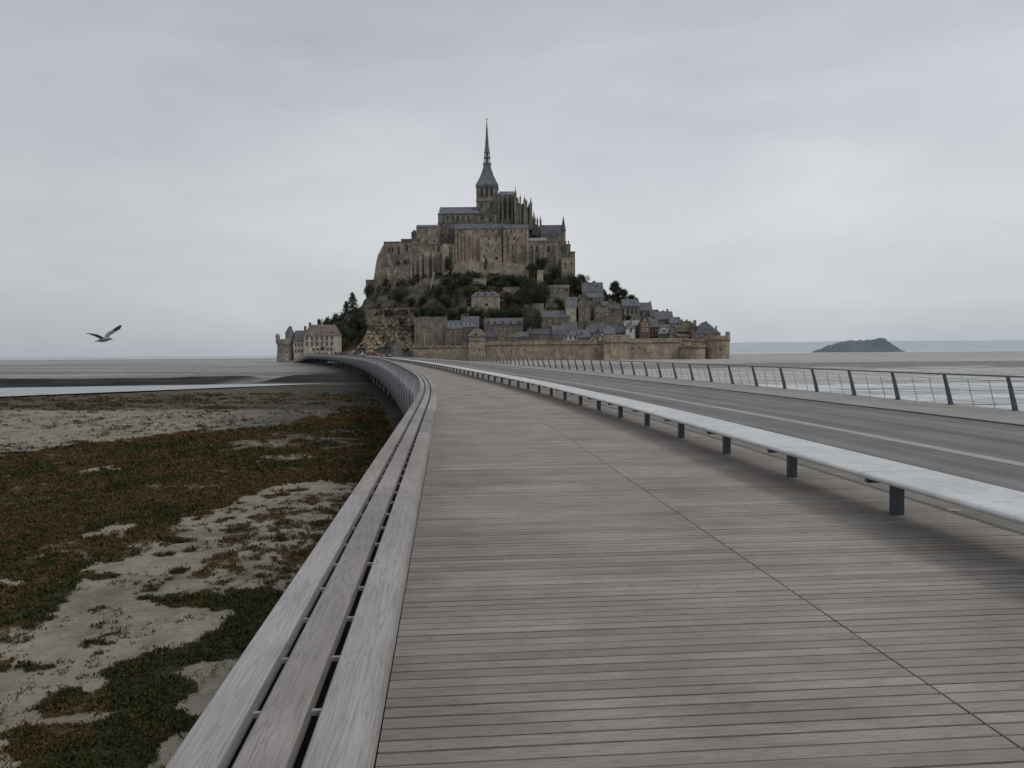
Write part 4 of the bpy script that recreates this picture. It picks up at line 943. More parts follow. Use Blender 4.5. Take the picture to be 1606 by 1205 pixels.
H('stone_house', 'lower stepped front of the yellowish stone house', 856, 876, 482, 467, 463, 556, 6, 'shed', 'house_stone', 'slate', [(862, 473, 2, 3, 's'), (869, 473, 2, 3, 's')])
H('schoolhouse', 'long two storey house with plain slate roof and arched windows', 849, 893, 520, 498, 487, 536, 12, 'gx', 'house_stone', 'slate', W(858, 888, 4, (503, 511), 1.8, 4.4, 's'), [(864, 484, 2, 4)])
H('gabled_house', 'blue roofed house with white arched windows right of the long house', 888, 907, 518, 481, 466, 541, 12, 'gx', 'house_cream', 'slate_blue', [(897, 478, 2, 6, 'w'), (892, 478, 1.6, 5, 'w'), (896, 491, 1.8, 4, 'w'), (900.5, 491, 1.8, 4, 'w'), (903, 482, 1.6, 4, 'w')], [(911, 463, 4, 8)])
H('gabled_house', 'tall grey brown gable house with blank side and few windows', 904, 926, 520, 482, 463.5, 538, 14, 'gy', 'house_stone', 'slate', [(915, 491, 2.2, 3, 'p'), (918, 489, 1.4, 3, 's'), (914, 506, 1.8, 4, 's'), (918, 506, 1.8, 4, 's'), (911, 478, 1.4, 3, 's')], [(911, 462, 3, 4)])
H('upper_house', 'highest village house with two chimneys near the big pine', 913, 946, 478, 458, 443, 563, 10, 'gx', 'house_stone', 'slate', [(925, 462, 2, 4, 's'), (933, 462, 2, 4, 's')], [(914, 437, 2.4, 8), (933, 440.5, 4.6, 6), (918, 442, 3, 3)], dorm=[(937, 449, 3, 3, 'slate')])
H('upper_house', 'house with pale blue slate roof below the highest village house', 921, 947, 486, 467, 459, 555, 10, 'gx', 'house_stone', 'slate_blue', [(927, 470, 4, 4, 'n'), (934, 473, 2, 4, 's'), (940, 473, 2, 4, 's')], [(949, 463, 2.6, 6)])
H('timbered_house', 'narrow timber framed house with steep gable and bay window', 932, 945, 508, 483, 475, 541, 9, 'gy', 'house_stone', 'slate_dark', [(937, 487, 3, 4, 'w'), (937, 497, 3, 4, 'w'), (937, 503, 2.6, 3, 's')], [])
H('timbered_house', 'narrow white windowed house beside the timber framed gable', 943.5, 955, 508, 479, 473, 543, 9, 'gx', 'house_grey', 'slate', W(946.5, 952, 2, (487, 495, 502), 2, 3.6, 'w'), [(946, 471, 2, 5)])
H('chimney_cottage', 'small dark cottage with one broad chimney below the big pine', 955, 978, 500, 484, 476, 547, 9, 'gx', 'house_grey', 'slate', [(961, 488, 2.6, 5, 'n'), (971, 490, 2, 3, 's')], [(964, 472.5, 7, 5)])
H('cottage', 'sagging cottage roof between terrace and bastion', 926, 949, 526, 518, 508, 527, 9, 'gx', 'house_grey', 'slate_blue', W(930, 945, 3, (521,), 1.8, 3, 's'), [(929, 506, 2, 4)])
H('shop_house', 'house with big slate roof, white band and small roof light', 884, 906, 540, 526.5, 505, 510, 13, 'gx', 'white_paint', 'slate', W(888, 902, 3, (530,), 2.2, 4, 's'), [(889, 502.5, 2, 6)], dorm=[(892, 520, 2.4, 2.4, 'slate')])
H('shop_house', 'narrow house with pale blue dormers left of the big slate roof', 867, 885, 540, 524, 511, 509, 10, 'gx', 'house_grey', 'slate_blue', W(870, 882, 3, (531,), 1.8, 3.4, 's'), [(868, 512, 1.6, 8)], dorm=[(871, 521, 2.6, 7, 'window_glass_pale'), (876.5, 521, 2.6, 7, 'window_glass_pale'), (882, 522, 2.6, 6, 'window_glass_pale')], cm='white_paint')
H('shop_house', 'low violet roofed house right of the big slate roof', 907, 925, 540, 529, 517, 508, 9, 'gx', 'house_grey', 'slate_blue', W(910, 921, 3, (533,), 1.6, 3, 's'), [(914, 514.5, 1.8, 4)], dorm=[(912, 525, 3, 5, 'house_cream')])
H('shop_house', 'tiny house with a bright yellow triangular gable', 924, 936, 540, 534, 527.5, 504.5, 7, 'gy', 'house_cream', 'slate', [(930, 533, 2, 2.4, 's')])
H('shop_house', 'steep dark roofed house behind the yellow gable', 920, 946, 536, 522, 513, 515, 9, 'gx', 'house_grey', 'slate_dark', W(925, 940, 3, (526,), 1.6, 2.6, 'w'), [(941, 511, 2, 4)], dorm=[(929, 519, 3, 4, 'white_paint'), (938, 519, 3, 4, 'slate')])
H('shop_house', 'white gable peeking over the left end of the bastion', 940, 949, 540, 529.5, 522.5, 503.5, 6, 'gy', 'white_paint', 'slate', [(944, 528, 2, 2.6, 's')])
H('slate_house', 'grey green roofed house directly above the bastion', 945, 965, 534, 524, 513, 518, 9, 'gx', 'house_grey', 'copper_green', W(950, 961, 2, (528,), 1.6, 2.6, 's'), [(948, 511, 2, 4)])
H('slate_house', 'plain dark house squeezed above the bastion parapet', 962, 981, 534, 522, 510, 520, 9, 'gx', 'house_stone', 'slate_dark', W(967, 977, 2, (526,), 1.6, 3, 's'), [(974, 507, 2, 4)], dorm=[(973, 518, 3, 3, 'white_paint')])
H('white_house', 'white walled house with small blue hipped roof above bastion', 982.5, 996, 530, 515, 505.5, 514, 8, 'hip', 'white_paint', 'slate_blue', [(989.5, 518, 2.4, 6, 's')], [(991, 501, 2.4, 4)], inset=3)
H('slate_house', 'pale fan roofed house behind the white walled one', 979, 1004, 524, 511, 503, 523, 9, 'gx', 'house_grey', 'roof_pale', W(984, 999, 3, (514,), 1.6, 2.6, 's'), [(981, 500.5, 2, 4)])
H('slate_house', 'long blue slate roof running below the pine', 976, 1003, 500, 480, 469.5, 547, 10, 'gx', 'house_stone', 'slate_blue', W(985, 998, 3, (487,), 2, 9, 'n'), [(1000, 466.5, 2, 3)])
H('slate_house', 'skyline house with dark steep roof right of the pine', 988, 1001, 500, 477, 467.5, 556, 9, 'gx', 'house_stone', 'slate_dark', [(994, 483, 2, 5, 's')], [(990.5, 466, 1.8, 4)])
H('barn', 'broad skyline house with flat ridge and brown gable wall', 1000, 1023, 508, 487, 474.5, 549, 12, 'gx', 'house_stone', 'slate', [(1006, 492, 2, 6, 'n'), (1014, 492, 2, 5, 's'), (1019, 492, 2, 5, 's')], [(1022, 472.5, 1.8, 4)])
H('slate_house', 'lean slate house descending right of the broad skyline house', 1020, 1034, 510, 497, 486, 542, 10, 'gx', 'house_grey', 'slate_dark', [(1027, 501, 2, 4, 's')], [])
H('slate_house', 'large slate roof with three chimneys on the right skyline', 1028, 1056, 514, 501, 488.5, 540, 11, 'gx', 'house_grey', 'slate', W(1033, 1052, 4, (505,), 1.8, 3, 's'), [(1033, 485.5, 2.2, 4), (1042, 487, 2.2, 4), (1049, 485, 2.8, 5)])
H('slate_house', 'two pitched low roof stepping down at the right skyline', 1050, 1068, 520, 507, 497.5, 535, 9, 'gx', 'house_grey', 'slate_blue', [(1056, 511, 2, 3, 's'), (1062, 511, 2, 3, 's')], [(1054, 495.5, 2, 4)])
H('slate_house', 'small dark skyline house with twin stub chimneys', 1066, 1085, 524, 510, 504, 531, 9, 'gx', 'house_grey', 'slate_dark', W(1071, 1080, 2, (514,), 1.8, 3, 's'), [(1071.5, 501, 2, 4), (1079.5, 501.5, 2, 5)])
H('slate_house', 'dark roof directly above the red gabled house', 997, 1022, 517, 506, 498, 529, 10, 'gx', 'house_grey', 'slate_dark', [(1000, 510, 2, 3, 's')], [(1017, 496, 2, 3)])
H('red_house', 'narrow red brick and white timber house with pointed gable', 1004, 1019.5, 536, 508.5, 495.5, 512, 10, 'gy', 'red_brick', 'slate_dark', W(1009, 1014.5, 2, (510, 518), 1.8, 4.4, 'w')+[(1011.7, 502.5, 1.6, 3, 'w'), (1008, 528, 3, 6, 's'), (1015, 528, 3, 6, 's')], [(1018, 499, 2, 4)])
H('slate_house', 'dark house wall right of the red gable', 1018, 1033, 536, 513, 500.5, 515, 10, 'gx', 'timber_dark', 'slate', W(1023, 1029, 2, (519, 526), 1.8, 3, 's'), [])
H('white_house', 'house with long white window band above a teal shop front', 1031.5, 1052, 536, 523.5, 509, 513, 10, 'gx', 'teal_paint', 'slate', W(1035, 1049, 4, (519.5,), 2.2, 6, 'w')+W(1036, 1047, 3, (530,), 2.4, 4, 's'), [(1041, 504.5, 3, 5)], dorm=[(1041.5, 519, 15, 8, 'white_paint')])
H('slate_house', 'grey stone house between white band house and green roofs', 1050, 1062, 537, 520, 511, 511, 9, 'gy', 'house_stone', 'roof_moss', [(1056, 524, 1.8, 4, 's'), (1053, 531, 3, 4, 'w'), (1058.5, 531, 3, 4, 'w')], [])
H('mossy_house', 'wide moss green roof above a dark timber terrace', 1052, 1078, 530, 520, 509.5, 519, 11, 'gx', 'timber_dark', 'roof_moss', W(1058, 1072, 3, (523.5,), 1.8, 3, 's'), [])
H('mossy_house', 'second moss green roof sloping toward the orange gable', 1070, 1088, 531, 519, 505.5, 522, 10, 'gx', 'timber_dark', 'roof_moss', [(1076, 523, 2, 3, 's'), (1083, 523, 2, 3, 's')], [(1079, 502, 1.8, 5)])
H('red_shed', 'low red fronted terrace building behind the rampart', 1062, 1081, 537, 527, 524.5, 506, 5, 'shed', 'red_brick', 'roof_brown', W(1066, 1078, 3, (530,), 2.4, 3, 's'), [])
H('gabled_house', 'slim orange gable house joined to the big hipped roof', 1083.5, 1089.5, 537, 519, 508, 507, 8, 'gy', 'red_brick', 'slate', [(1086.5, 519, 1.6, 3, 's'), (1086.5, 527, 2, 4, 's')], [])
H('hipped_house', 'large dark hipped roof house with three chimneys at right end', 1088, 1130, 537, 523.5, 505, 511, 14, 'hip', 'house_stone', 'slate_dark', W(1091, 1101, 3, (528,), 2.6, 5, 'w')+W(1108, 1124, 3, (528,), 1.8, 3, 's'), [(1093.5, 502, 4.5, 6), (1111, 504, 2.6, 5), (1127.5, 511.5, 1.8, 9)], inset=7, dorm=[(1093, 515, 5, 6, 'roof_moss')])
# western guard buildings
H('guard_house', 'cream stone guard house with large brown hipped roof at left', 477, 529, 562, 526.5, 509, 497, 13, 'hip', 'house_cream', 'roof_brown', W(482, 521, 6, (530.5,), 2.6, 5.6, 's')+W(482, 521, 6, (539.5,), 2.6, 5.6, 's')+[(492, 548, 3, 3, 's'), (499, 548, 3, 3, 's'), (506, 547, 6, 4, 'n'), (514, 548, 3, 3, 's'), (520, 548, 3, 3, 's')], [(483, 506, 3.4, 4), (475.3, 511.5, 3.2, 10)], 'guard house', inset=2.4, dorm=[(504, 522, 2.4, 2.4, 'roof_brown'), (521, 522, 2.4, 2.4, 'roof_brown')], under=4)
for o_ in ():
    pass
H('guard_annex', 'low cream lean-to with slate roof left of the guard house', 461, 478, 562, 535, 519, 499, 9, 'gx', 'house_cream', 'slate', W(464, 474, 3, (541, 551), 2, 4, 's'), [], under=4)
# round tower, far left
D = 499; mpp = D/FPX; P = at(448, 568, D+5.2); zz = lambda y_: (568-y_)*mpp
T_ = thing('round_tower', 'round stone tower with corner sentry box at the left end', 'tower', P)
mb = MB(); mb.lathe(0, 0, [(13.9*mpp, -2.5), (13.4*mpp, zz(560)), (12.6*mpp, zz(552)), (12.3*mpp, zz(540))], 26); obj('wall', mb, 'tower_stone', T_)
mb = MB(); mb.lathe(0, 0, [(12.9*mpp, zz(540)), (13.3*mpp, zz(538.6)), (13.1*mpp, zz(532.3)), (12.2*mpp, zz(532)), (12.2*mpp, zz(534))], 26); obj('parapet', mb, 'tower_stone', T_)
mb = MB(); mb.lathe(6.8*mpp, 1, [(7.2*mpp, zz(536)), (7.1*mpp, zz(523))], 18); obj('turret_wall', mb, 'tower_stone', T_)
mb = MB(); mb.lathe(6.8*mpp, 1, [(7.8*mpp, zz(523.2)), (4.4*mpp, zz(516.5)), (.1, zz(510.5))], 18); mb.tube([(6.8*mpp, 1, zz(511)), (6.8*mpp, 1, zz(505))], .07, 5)
rf = obj('roof', mb, 'slate_blue', T_); mb = MB(); mb.box(9*mpp, 11*mpp, -.4, .6, zz(520), zz(512)); obj('chimney', mb, 'house_stone', rf)
mb = MB(); mb.lathe(-10.2*mpp, -2.2, [(.5, zz(540.5)), (3.5*mpp, zz(537)), (3.5*mpp, zz(527.5)), (4.1*mpp, zz(527.2)), (3*mpp, zz(525)), (.1, zz(522.6))], 12); obj('sentry_box', mb, 'tower_stone', T_)
for a_, y_ in ((-8, 542.5), (4, 542.2), (-4, 552.5), (5, 552.5), (-3, 563.5)):
    th = math.asin(a_/12.6); link('window', winmesh(2.6*mpp, 1.4*mpp, 'n'), T_, (a_*mpp, -12.45*mpp*math.cos(th), zz(y_)), (0, 0, th))
# ---- ramparts
def rampart(label, x0, x1, yt, yc, D, mat='rampart_stone', yaw=0, stains=True, dep=3, cat='rampart', loops=(), yb=566):
    P = at((x0+x1)/2, yb, D); mpp = D/FPX; w = (x1-x0)*mpp/2; zc = (yb-yc)*mpp; zt = (yb-yt)*mpp
    t = thing('rampart', label, cat, P, R_(yaw)); mb = MB()
    mb.prism_x([(-.9, -3), (dep, -3), (dep, zc), (0, zc)], -w, w); obj('wall', mb, mat, t)
    mb = MB(); mb.box(-w-.05, w+.05, -.55, dep, zc+.003, zt); x = -w+1.5
    while x < w-2.5: mb.box(x, x+.5, -.58, -.3, zt-1.1, zt-.5, 1); x += 4.1
    obj('parapet', mb, [mat, 'window_dark'], t)
    mb = MB(); x = -w+.3
    while x < w-.4: mb.prism_x([(-.5, zc), (.1, zc), (.1, zc-.8), (-.05, zc-.75)], x, x+.45); x += 1.0
    obj('corbel', mb, 'abbey_stone_dark', t)
    for (px, py) in loops: link('window', winmesh(.7, .9, 'n'), t, ((px-(x0+x1)/2)*mpp, -.2, (yb-py)*mpp))
    return t
def round_rampart(label, x0, x1, yt, yc, D, mat, loops=(), sq_=1):
    mpp = D/FPX; r_ = (x1-x0)*mpp/2; P = at((x0+x1)/2, 566, D+r_); zc = (566-yc)*mpp; zt = (566-yt)*mpp
    t = thing('bastion', label, 'bastion', P); mb = MB(); mb.lathe(0, 0, [(r_*1.06, -3), (r_, 3), (r_*.985, zc)], 28); obj('wall', mb, mat, t)
    mb = MB(); mb.lathe(0, 0, [(r_, zc+.003), (r_*1.045, zc+.5), (r_*1.045, zt), (r_*.9, zt+.05)], 28); obj('parapet', mb, mat, t)
    mb = MB()
    for j in range(40):
        a = 2*math.pi*j/40; mb.tube([(r_*.99*math.cos(a), r_*.99*math.sin(a), zc-.9), (r_*1.03*math.cos(a), r_*1.03*math.sin(a), zc)], [.12, .25], 4)
    obj('corbel', mb, 'abbey_stone_dark', t)
    for (px, py) in loops:
        a_ = (px-(x0+x1)/2)*mpp; th = math.asin(max(-.95, min(.95, a_/r_))); link('window', winmesh(.7, .9, 'n'), t, (a_, -r_*math.cos(th)-.05, (566-py)*mpp), (0, 0, th))
    return t
rampart('low brown rampart left of the square tower with grassy top', 648, 736, 542.5, 545.5, 500)
mb = MB()
T2_ = rampart('square ochre rampart tower with corbelled top below the lodge', 735, 760.5, 531.5, 534.5, 496, 'rampart_pale', dep=8, cat='rampart tower', loops=[(744, 556), (752, 548)])
rampart('long ochre rampart wall streaked with dark stains', 760, 949, 534.5, 540.5, 500, loops=[(935, 549), (802, 551), (870, 552), (917, 557)])
rampart('pale square bastion standing forward of the long rampart', 947.5, 989, 525.5, 537, 494, 'rampart_pale', dep=9, cat='bastion', loops=[(956.5, 550), (963, 528.5), (972, 531)])
rampart('right rampart stretch with scattered gun loops', 988, 1068.5, 531, 537.3, 499, 'rampart_pale', loops=[(992.5, 546.5), (1003, 545.7), (1012.5, 547.8), (1002.5, 555), (1025.5, 554)])
rampart('small blockhouse on the rampart above the low round bastion', 1067, 1083, 531.5, 534, 500, 'rampart_pale', dep=6, loops=[(1071, 540)])
rampart('short connecting rampart between low bastion and corner tower', 1082, 1107, 532, 535.5, 501, 'rampart_stone', dep=5)
round_rampart('low broad round bastion in front of the right ramparts', 1066.5, 1106, 541.5, 545.5, 489, 'rampart_stone')
round_rampart('big round corner tower closing the ramparts on the right', 1104.5, 1144, 526.5, 533.5, 496, 'rampart_stone', [(1127, 548)])
mpp = 497/FPX; P = at(1141.3, 536, 503); mb = MB(); mb.lathe(0, 0, [(.3, -1.6), (3.5*mpp, 0), (3.7*mpp, 13*mpp), (4.1*mpp, 13.2*mpp), (3.4*mpp, 15.6*mpp), (.2, 15.9*mpp)], 12)
tag(obj('sentry_turret', mb, 'tower_stone', None, False, tuple(P)), 'little round sentry turret perched on the right corner tower', 'turret')
# ---- esplanade in front of the gate
ep = [tuple(at(a, 566, d_)[:2]) for a, d_ in ((445, 478), (459, 470), (520, 474), (600, 470), (650, 488), (650, 503), (440, 503))]
mb = MB(); k = len(ep); mb.add([(x, y, -1.75) for x, y in ep]+[(x*1.005, y-.8, -4) for x, y in ep], [tuple(range(k))]+[(i, i+k, (i+1) % k+k, (i+1) % k) for i in range(k)]); tag(obj('esplanade', mb, 'verge_concrete'), kind='structure')
# flag
P = at(666, 545, 503); t = thing('flag', 'orange red flag on a thin pole above the low rampart', 'flag', P)
mb = MB(); mb.tube([(0, 0, -1), (0, 0, 9.3)], .07, 6); obj('pole', mb, 'white_paint', t)
mb = MB(); rs = []
for i in range(7):
    x = i*.33; y = .18*math.sin(i*1.1); rs.append([(x*.55+.07, y, 9.2-i*.16), (x*.55+.07, y+.02, 5.4-i*.05)])
for i in range(6): mb.add([rs[i][0], rs[i+1][0], rs[i+1][1], rs[i][1]], [(0, 1, 2, 3)])
obj('cloth', mb, 'cloth_orange', t)
# ------------------------------------------------------------------ foliage
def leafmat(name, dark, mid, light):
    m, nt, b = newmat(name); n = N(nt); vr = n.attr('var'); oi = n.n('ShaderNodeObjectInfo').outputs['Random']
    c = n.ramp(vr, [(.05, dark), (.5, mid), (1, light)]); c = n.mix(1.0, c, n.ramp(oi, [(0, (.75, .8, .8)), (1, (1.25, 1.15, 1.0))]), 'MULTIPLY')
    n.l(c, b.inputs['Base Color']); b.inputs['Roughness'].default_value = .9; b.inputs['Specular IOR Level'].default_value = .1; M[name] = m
leafmat('leaf_dark', (.036, .044, .033), (.070, .084, .057), (.125, .142, .09))  # foliage tones lifted, haze over the mount put into them
leafmat('leaf_mid', (.034, .036, .022), (.072, .074, .042), (.13, .122, .075))
leafmat('leaf_yellow', (.06, .06, .015), (.13, .125, .03), (.20, .18, .05))
def leaves(C, Nrm, size, K):
    """K small quads around every centre"""
    n_ = len(C); c = np.repeat(C, K, 0)+rng.normal(0, 1, (n_*K, 3))*size*.55
    d1 = rng.normal(0, 1, (n_*K, 3)); d1 /= np.linalg.norm(d1, axis=1)[:, None]
    d2 = rng.normal(0, 1, (n_*K, 3)); d2 -= (d2*d1).sum(1)[:, None]*d1; d2 /= np.linalg.norm(d2, axis=1)[:, None]
    s = (size*rng.uniform(.3, .75, n_*K))[:, None]
    V = np.stack([c-d1*s, c+d2*s*.6, c+d1*s, c-d2*s*.6], 1).reshape(-1, 3)
    return V, np.arange(len(V)).reshape(-1, 4), c
def crown(kind, seed):
    g = np.random.default_rng(seed)
    pts = []
    if kind == 'broad':
        lob = [(g.normal(0, .38), g.normal(0, .38), g.uniform(-.45, .55), g.uniform(.34, .55)) for _ in range(15)]
        for (x, y, z, r_) in lob:
            u = g.normal(0, 1, (120, 3)); u /= np.linalg.norm(u, axis=1)[:, None]
            pts.append(np.array([x, y, z])+u*r_*g.uniform(.35, 1.0, 120)[:, None])
    elif kind == 'round':
        u = g.normal(0, 1, (1100, 3)); u /= np.linalg.norm(u, axis=1)[:, None]
        bump = .90+.18*fbm(u[:, 0]*2.5+9, u[:, 1]*2.5+u[:, 2]*2.2+9, 3, seed)
        pts.append(u*(bump*g.uniform(.75, 1.0, 1100))[:, None])
    elif kind == 'fir':
        for k in range(30):
            z = -1+2*k/30.; R0 = 1.0*(1-(k/30.))**.8+.05
            for j in range(8):
                a = g.uniform(0, 6.28); rr = g.uniform(.7, 1.3)*R0
                t = g.uniform(.15, 1, 7); pts.append(np.stack([np.cos(a)*rr*t, np.sin(a)*rr*t, z-.10*t+g.normal(0, .02, 7)], -1))
    elif kind == 'pine':      # layered, flat topped, ragged
        for k in range(26):
            a = g.uniform(0, 6.28); z = g.uniform(-.75, .85); rr = g.uniform(.0, .72)*(1-.5*max(0, z)); r_ = g.uniform(.26, .42)
            u = g.normal(0, 1, (100, 3)); u /= np.linalg.norm(u, axis=1)[:, None]; u[:, 2] *= .7
            pts.append(np.array([math.cos(a)*rr, math.sin(a)*rr, z])+u*r_*g.uniform(.3, 1.05, 100)[:, None])
    P = np.concatenate(pts)
    V, Q, c = leaves(P, None, .085 if kind != 'fir' else .065, 3)
    # inner shell keeps the crown from being see-through in the middle
    me = np_mesh('crown', V, Q, ['leaf_dark'], False)
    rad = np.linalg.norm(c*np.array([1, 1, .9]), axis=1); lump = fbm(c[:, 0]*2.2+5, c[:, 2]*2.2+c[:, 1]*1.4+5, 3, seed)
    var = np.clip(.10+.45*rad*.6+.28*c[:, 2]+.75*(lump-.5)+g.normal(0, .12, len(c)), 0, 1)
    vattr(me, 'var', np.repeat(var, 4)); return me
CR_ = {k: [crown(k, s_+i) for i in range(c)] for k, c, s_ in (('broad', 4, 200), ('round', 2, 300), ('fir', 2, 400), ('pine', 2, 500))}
def trunkmesh():
    mb = MB(); mb.tube([(0, 0, -1.3), (.03, 0, -.8), (0, .03, -.3), (.04, 0, .3), (0, 0, .8)], [.075, .06, .05, .035, .012], 7)
    for j in range(8):
        a = j*2.4; z = -.5+j*.14; L = .55-.03*j; mb.tube([(0, 0, z), (math.cos(a)*L*.5, math.sin(a)*L*.5, z+.15), (math.cos(a)*L, math.sin(a)*L, z+.32)], [.026, .017, .006], 5)
    return mb.mesh('trunk', ['bark'], True)
TRK = trunkmesh(); tcount = 0
def tree(name, label, px, yt, yb, wpx, D, kind='broad', mat=None, group=None):
    global tcount; tcount += 1
    if D > 530: D = max(hillD(px, yb-1, D)-1, 512)
    mpp = D/FPX; hgt = (yb-yt)*mpp/2; w = wpx*mpp/2; c = at(px, (yt+yb)/2, D); base = (c[0], c[1], c[2]-hgt*1.05)
    t = thing(name, label, 'shrub' if 'shrub' in name else 'tree', base, 0, group)
    me = CR_[kind][tcount % len(CR_[kind])]
    kk = 1.12 if kind in ('broad', 'pine') else 1.0
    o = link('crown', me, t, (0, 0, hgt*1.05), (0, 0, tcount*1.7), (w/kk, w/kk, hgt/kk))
    if mat:
        o.data = me.copy(); o.data.materials[0] = M[mat]
    link('trunk', TRK, t, (0, 0, hgt*1.05), (0, 0, tcount*1.1), (w, w, hgt))
    return t
G1 = 'trees on the left shoulder of the island'
tree('fir_tree', 'tall pointed fir standing above the left shoulder trees', 553, 458, 506, 38, 540, 'fir')
tree('fir_tree', 'smaller leaning fir just left of the tall pointed one', 543, 472, 510, 30, 542, 'fir')
tree('tree', 'lowest left edge tree with spiky top beside the guard roof', 501, 499, 527, 12, 540, 'pine')
for i, (px, yt, yb, w, D) in enumerate([(512, 494, 532, 20, 538), (523, 488, 526, 22, 545), (535, 487, 525, 22, 548), (520, 505, 548, 24, 528), (537, 508, 550, 26, 526), (548, 494, 536, 26, 535), (562, 487, 525, 24, 536),
                                        (549, 512, 545, 22, 520), (530, 500, 540, 26, 534), (540, 528, 556, 18, 514), (569, 496, 520, 14, 526), (558, 478, 508, 20, 548), (533, 530, 556, 18, 516)]):
    tree('tree', 'dark leafy tree in the wood on the left shoulder beside the cliff', px, yt, yb, w, D, 'broad', None if i % 3 else 'leaf_mid', G1)
tree('tree', 'dark tree hugging the rock shoulder under the abbey corner', 580, 440, 470, 17, 571, 'broad')
tree('tree', 'bushy tree filling the gap left of the great block', 702, 400, 428, 17, 575, 'broad')
tree('tree', 'thin dark conifer against the foot of the great block', 762, 404, 426, 7, 574, 'pine')
tree('tree', 'large dark tree group under the lean-to abbey roof', 850, 400, 428, 27, 572, 'broad')
tree('tree', 'darker tree left of that group beside the block corner', 835, 409, 430, 20, 572, 'broad')
tree('tree', 'tree right below the pale buttress of the east wing', 871, 415, 440, 24, 570, 'broad')
tree('tree', 'big tree at the foot of the corner gatehouse', 896, 425, 462, 30, 566, 'broad')
tree('tree', 'tree on the skyline right of the corner gatehouse', 913, 428, 452, 24, 571, 'broad')
tree('tree', 'tree behind the lookout block on the slope', 864, 428, 450, 20, 571, 'broad')
tree('big_tree', 'very large dark tree left of the yellowish stone house', 832, 434, 480, 36, 554, 'round')
tree('big_tree', 'second dark crown overlapping the very large tree', 851, 440, 479, 24, 555, 'round')
tree('round_tree', 'dense rounded dark tree at the end of the long low house', 835.5, 481, 523, 31, 520, 'round')
tree('pine_tree', 'big black green pine standing on the village skyline', 965, 440, 478, 34, 556, 'pine')
tree('pine_tree', 'smaller pine crown joined to the right of the skyline pine', 977, 452, 481, 24, 557, 'pine')
tree('tree', 'small skyline tree between the highest house and the pine', 947, 450, 470, 12, 570, 'broad')
tree('tree', 'tree clump descending right of the pine', 990, 460, 480, 20, 562, 'broad')
tree('yellow_shrub', 'bright yellow green bush in front of the yellowish house', 877, 466, 482, 18, 553, 'broad', 'leaf_yellow')
tree('tree', 'dark conical tree between the villa and the slope ruins', 717, 452, 484, 20, 556, 'fir')
tree('tree', 'tree rising left of the dark conical one', 700, 458, 488, 24, 556, 'broad')
tree('tree', 'tree half hiding the right end of the villa', 797, 459, 482, 22, 552, 'broad')
tree('tree', 'tree between the villa terrace and the very large tree', 812, 463, 482, 18, 553, 'broad')
tree('tree', 'tree in the gap between hotel gable and long house', 755, 498, 520, 12, 519, 'broad')
G2 = 'hedge trees above the hotel'
for px, yt, w in [(651, 481, 18), (664, 479, 20), (679, 480, 20), (694, 478, 20), (709, 481, 20), (724, 478, 22), (740, 480, 20), (756, 482, 20), (772, 481, 20), (788, 482, 18), (803, 480, 20), (817, 482, 16)]:
    tree('tree', 'dark bushy tree in the row behind the hotel and long house roofs', px, yt, yt+24, w, 535, 'broad', None, G2)
G3 = 'scrub trees on the steep rock'
for px, yt, yb, w, D in [(626, 446, 480, 32, 556), (645, 464, 486, 22, 553), (664, 460, 482, 20, 558), (690, 446, 470, 20, 566), (728, 430, 452, 24, 572), (748, 426, 442, 22, 575), (775, 430, 450, 26, 571), (800, 428, 450, 28, 571),
                         (818, 432, 452, 24, 570), (733, 446, 468, 22, 566), (716, 436, 456, 20, 572), (785, 441, 456, 20, 567), (700, 432, 452, 16, 573), (873, 436, 458, 22, 568), (884, 478, 496, 20, 548), (862, 480, 494, 16, 548)]:
    tree('tree', 'low dark scrub tree on the steep slope under the abbey', px, yt, yb, w, D, 'broad', None if (px % 3) else 'leaf_mid', G3)
tree('tree', 'tree squeezed between village roofs under the chimney cottage', 985, 492, 506, 12, 538, 'broad')
# undergrowth: matted low scrub that hides most of the slope
nn = 26000
ux = rng.uniform(-115, 130, nn); uy = rng.uniform(506, 592, nn); uz = hill(ux, uy)
kk = (fbm(ux/9, uy/9, 3, 131) > .43) & (uz > 6) & ~((ux < -55) & (uz > 26) & (fbm(ux/7, uy/7, 3, 135) < .66))
ux, uy, uz = ux[kk], uy[kk], uz[kk]; ampu = np.clip((uz+3)/18, 0, 1)
uz = uz+ampu*((fbm(ux/14, uy/14, 4, 101)-.5)*7+(np.abs(fbm(ux/4, uy/4, 3, 102)-.5))*3.5-.8)+.4
C = np.stack([ux, uy, uz], -1); V, Q, c = leaves(C, None, 1.25, 4)
me = np_mesh('undergrowth', V, Q, ['leaf_mid'], False); lump = fbm(c[:, 0]/6, c[:, 1]/6, 3, 133)
vattr(me, 'var', np.repeat(np.clip(.25+1.3*(lump-.5)+rng.normal(0, .15, len(c)), 0, 1), 4))
tag(link('undergrowth', me), 'low tangled scrub covering the rocky slopes of the island', 'undergrowth', kind='stuff')
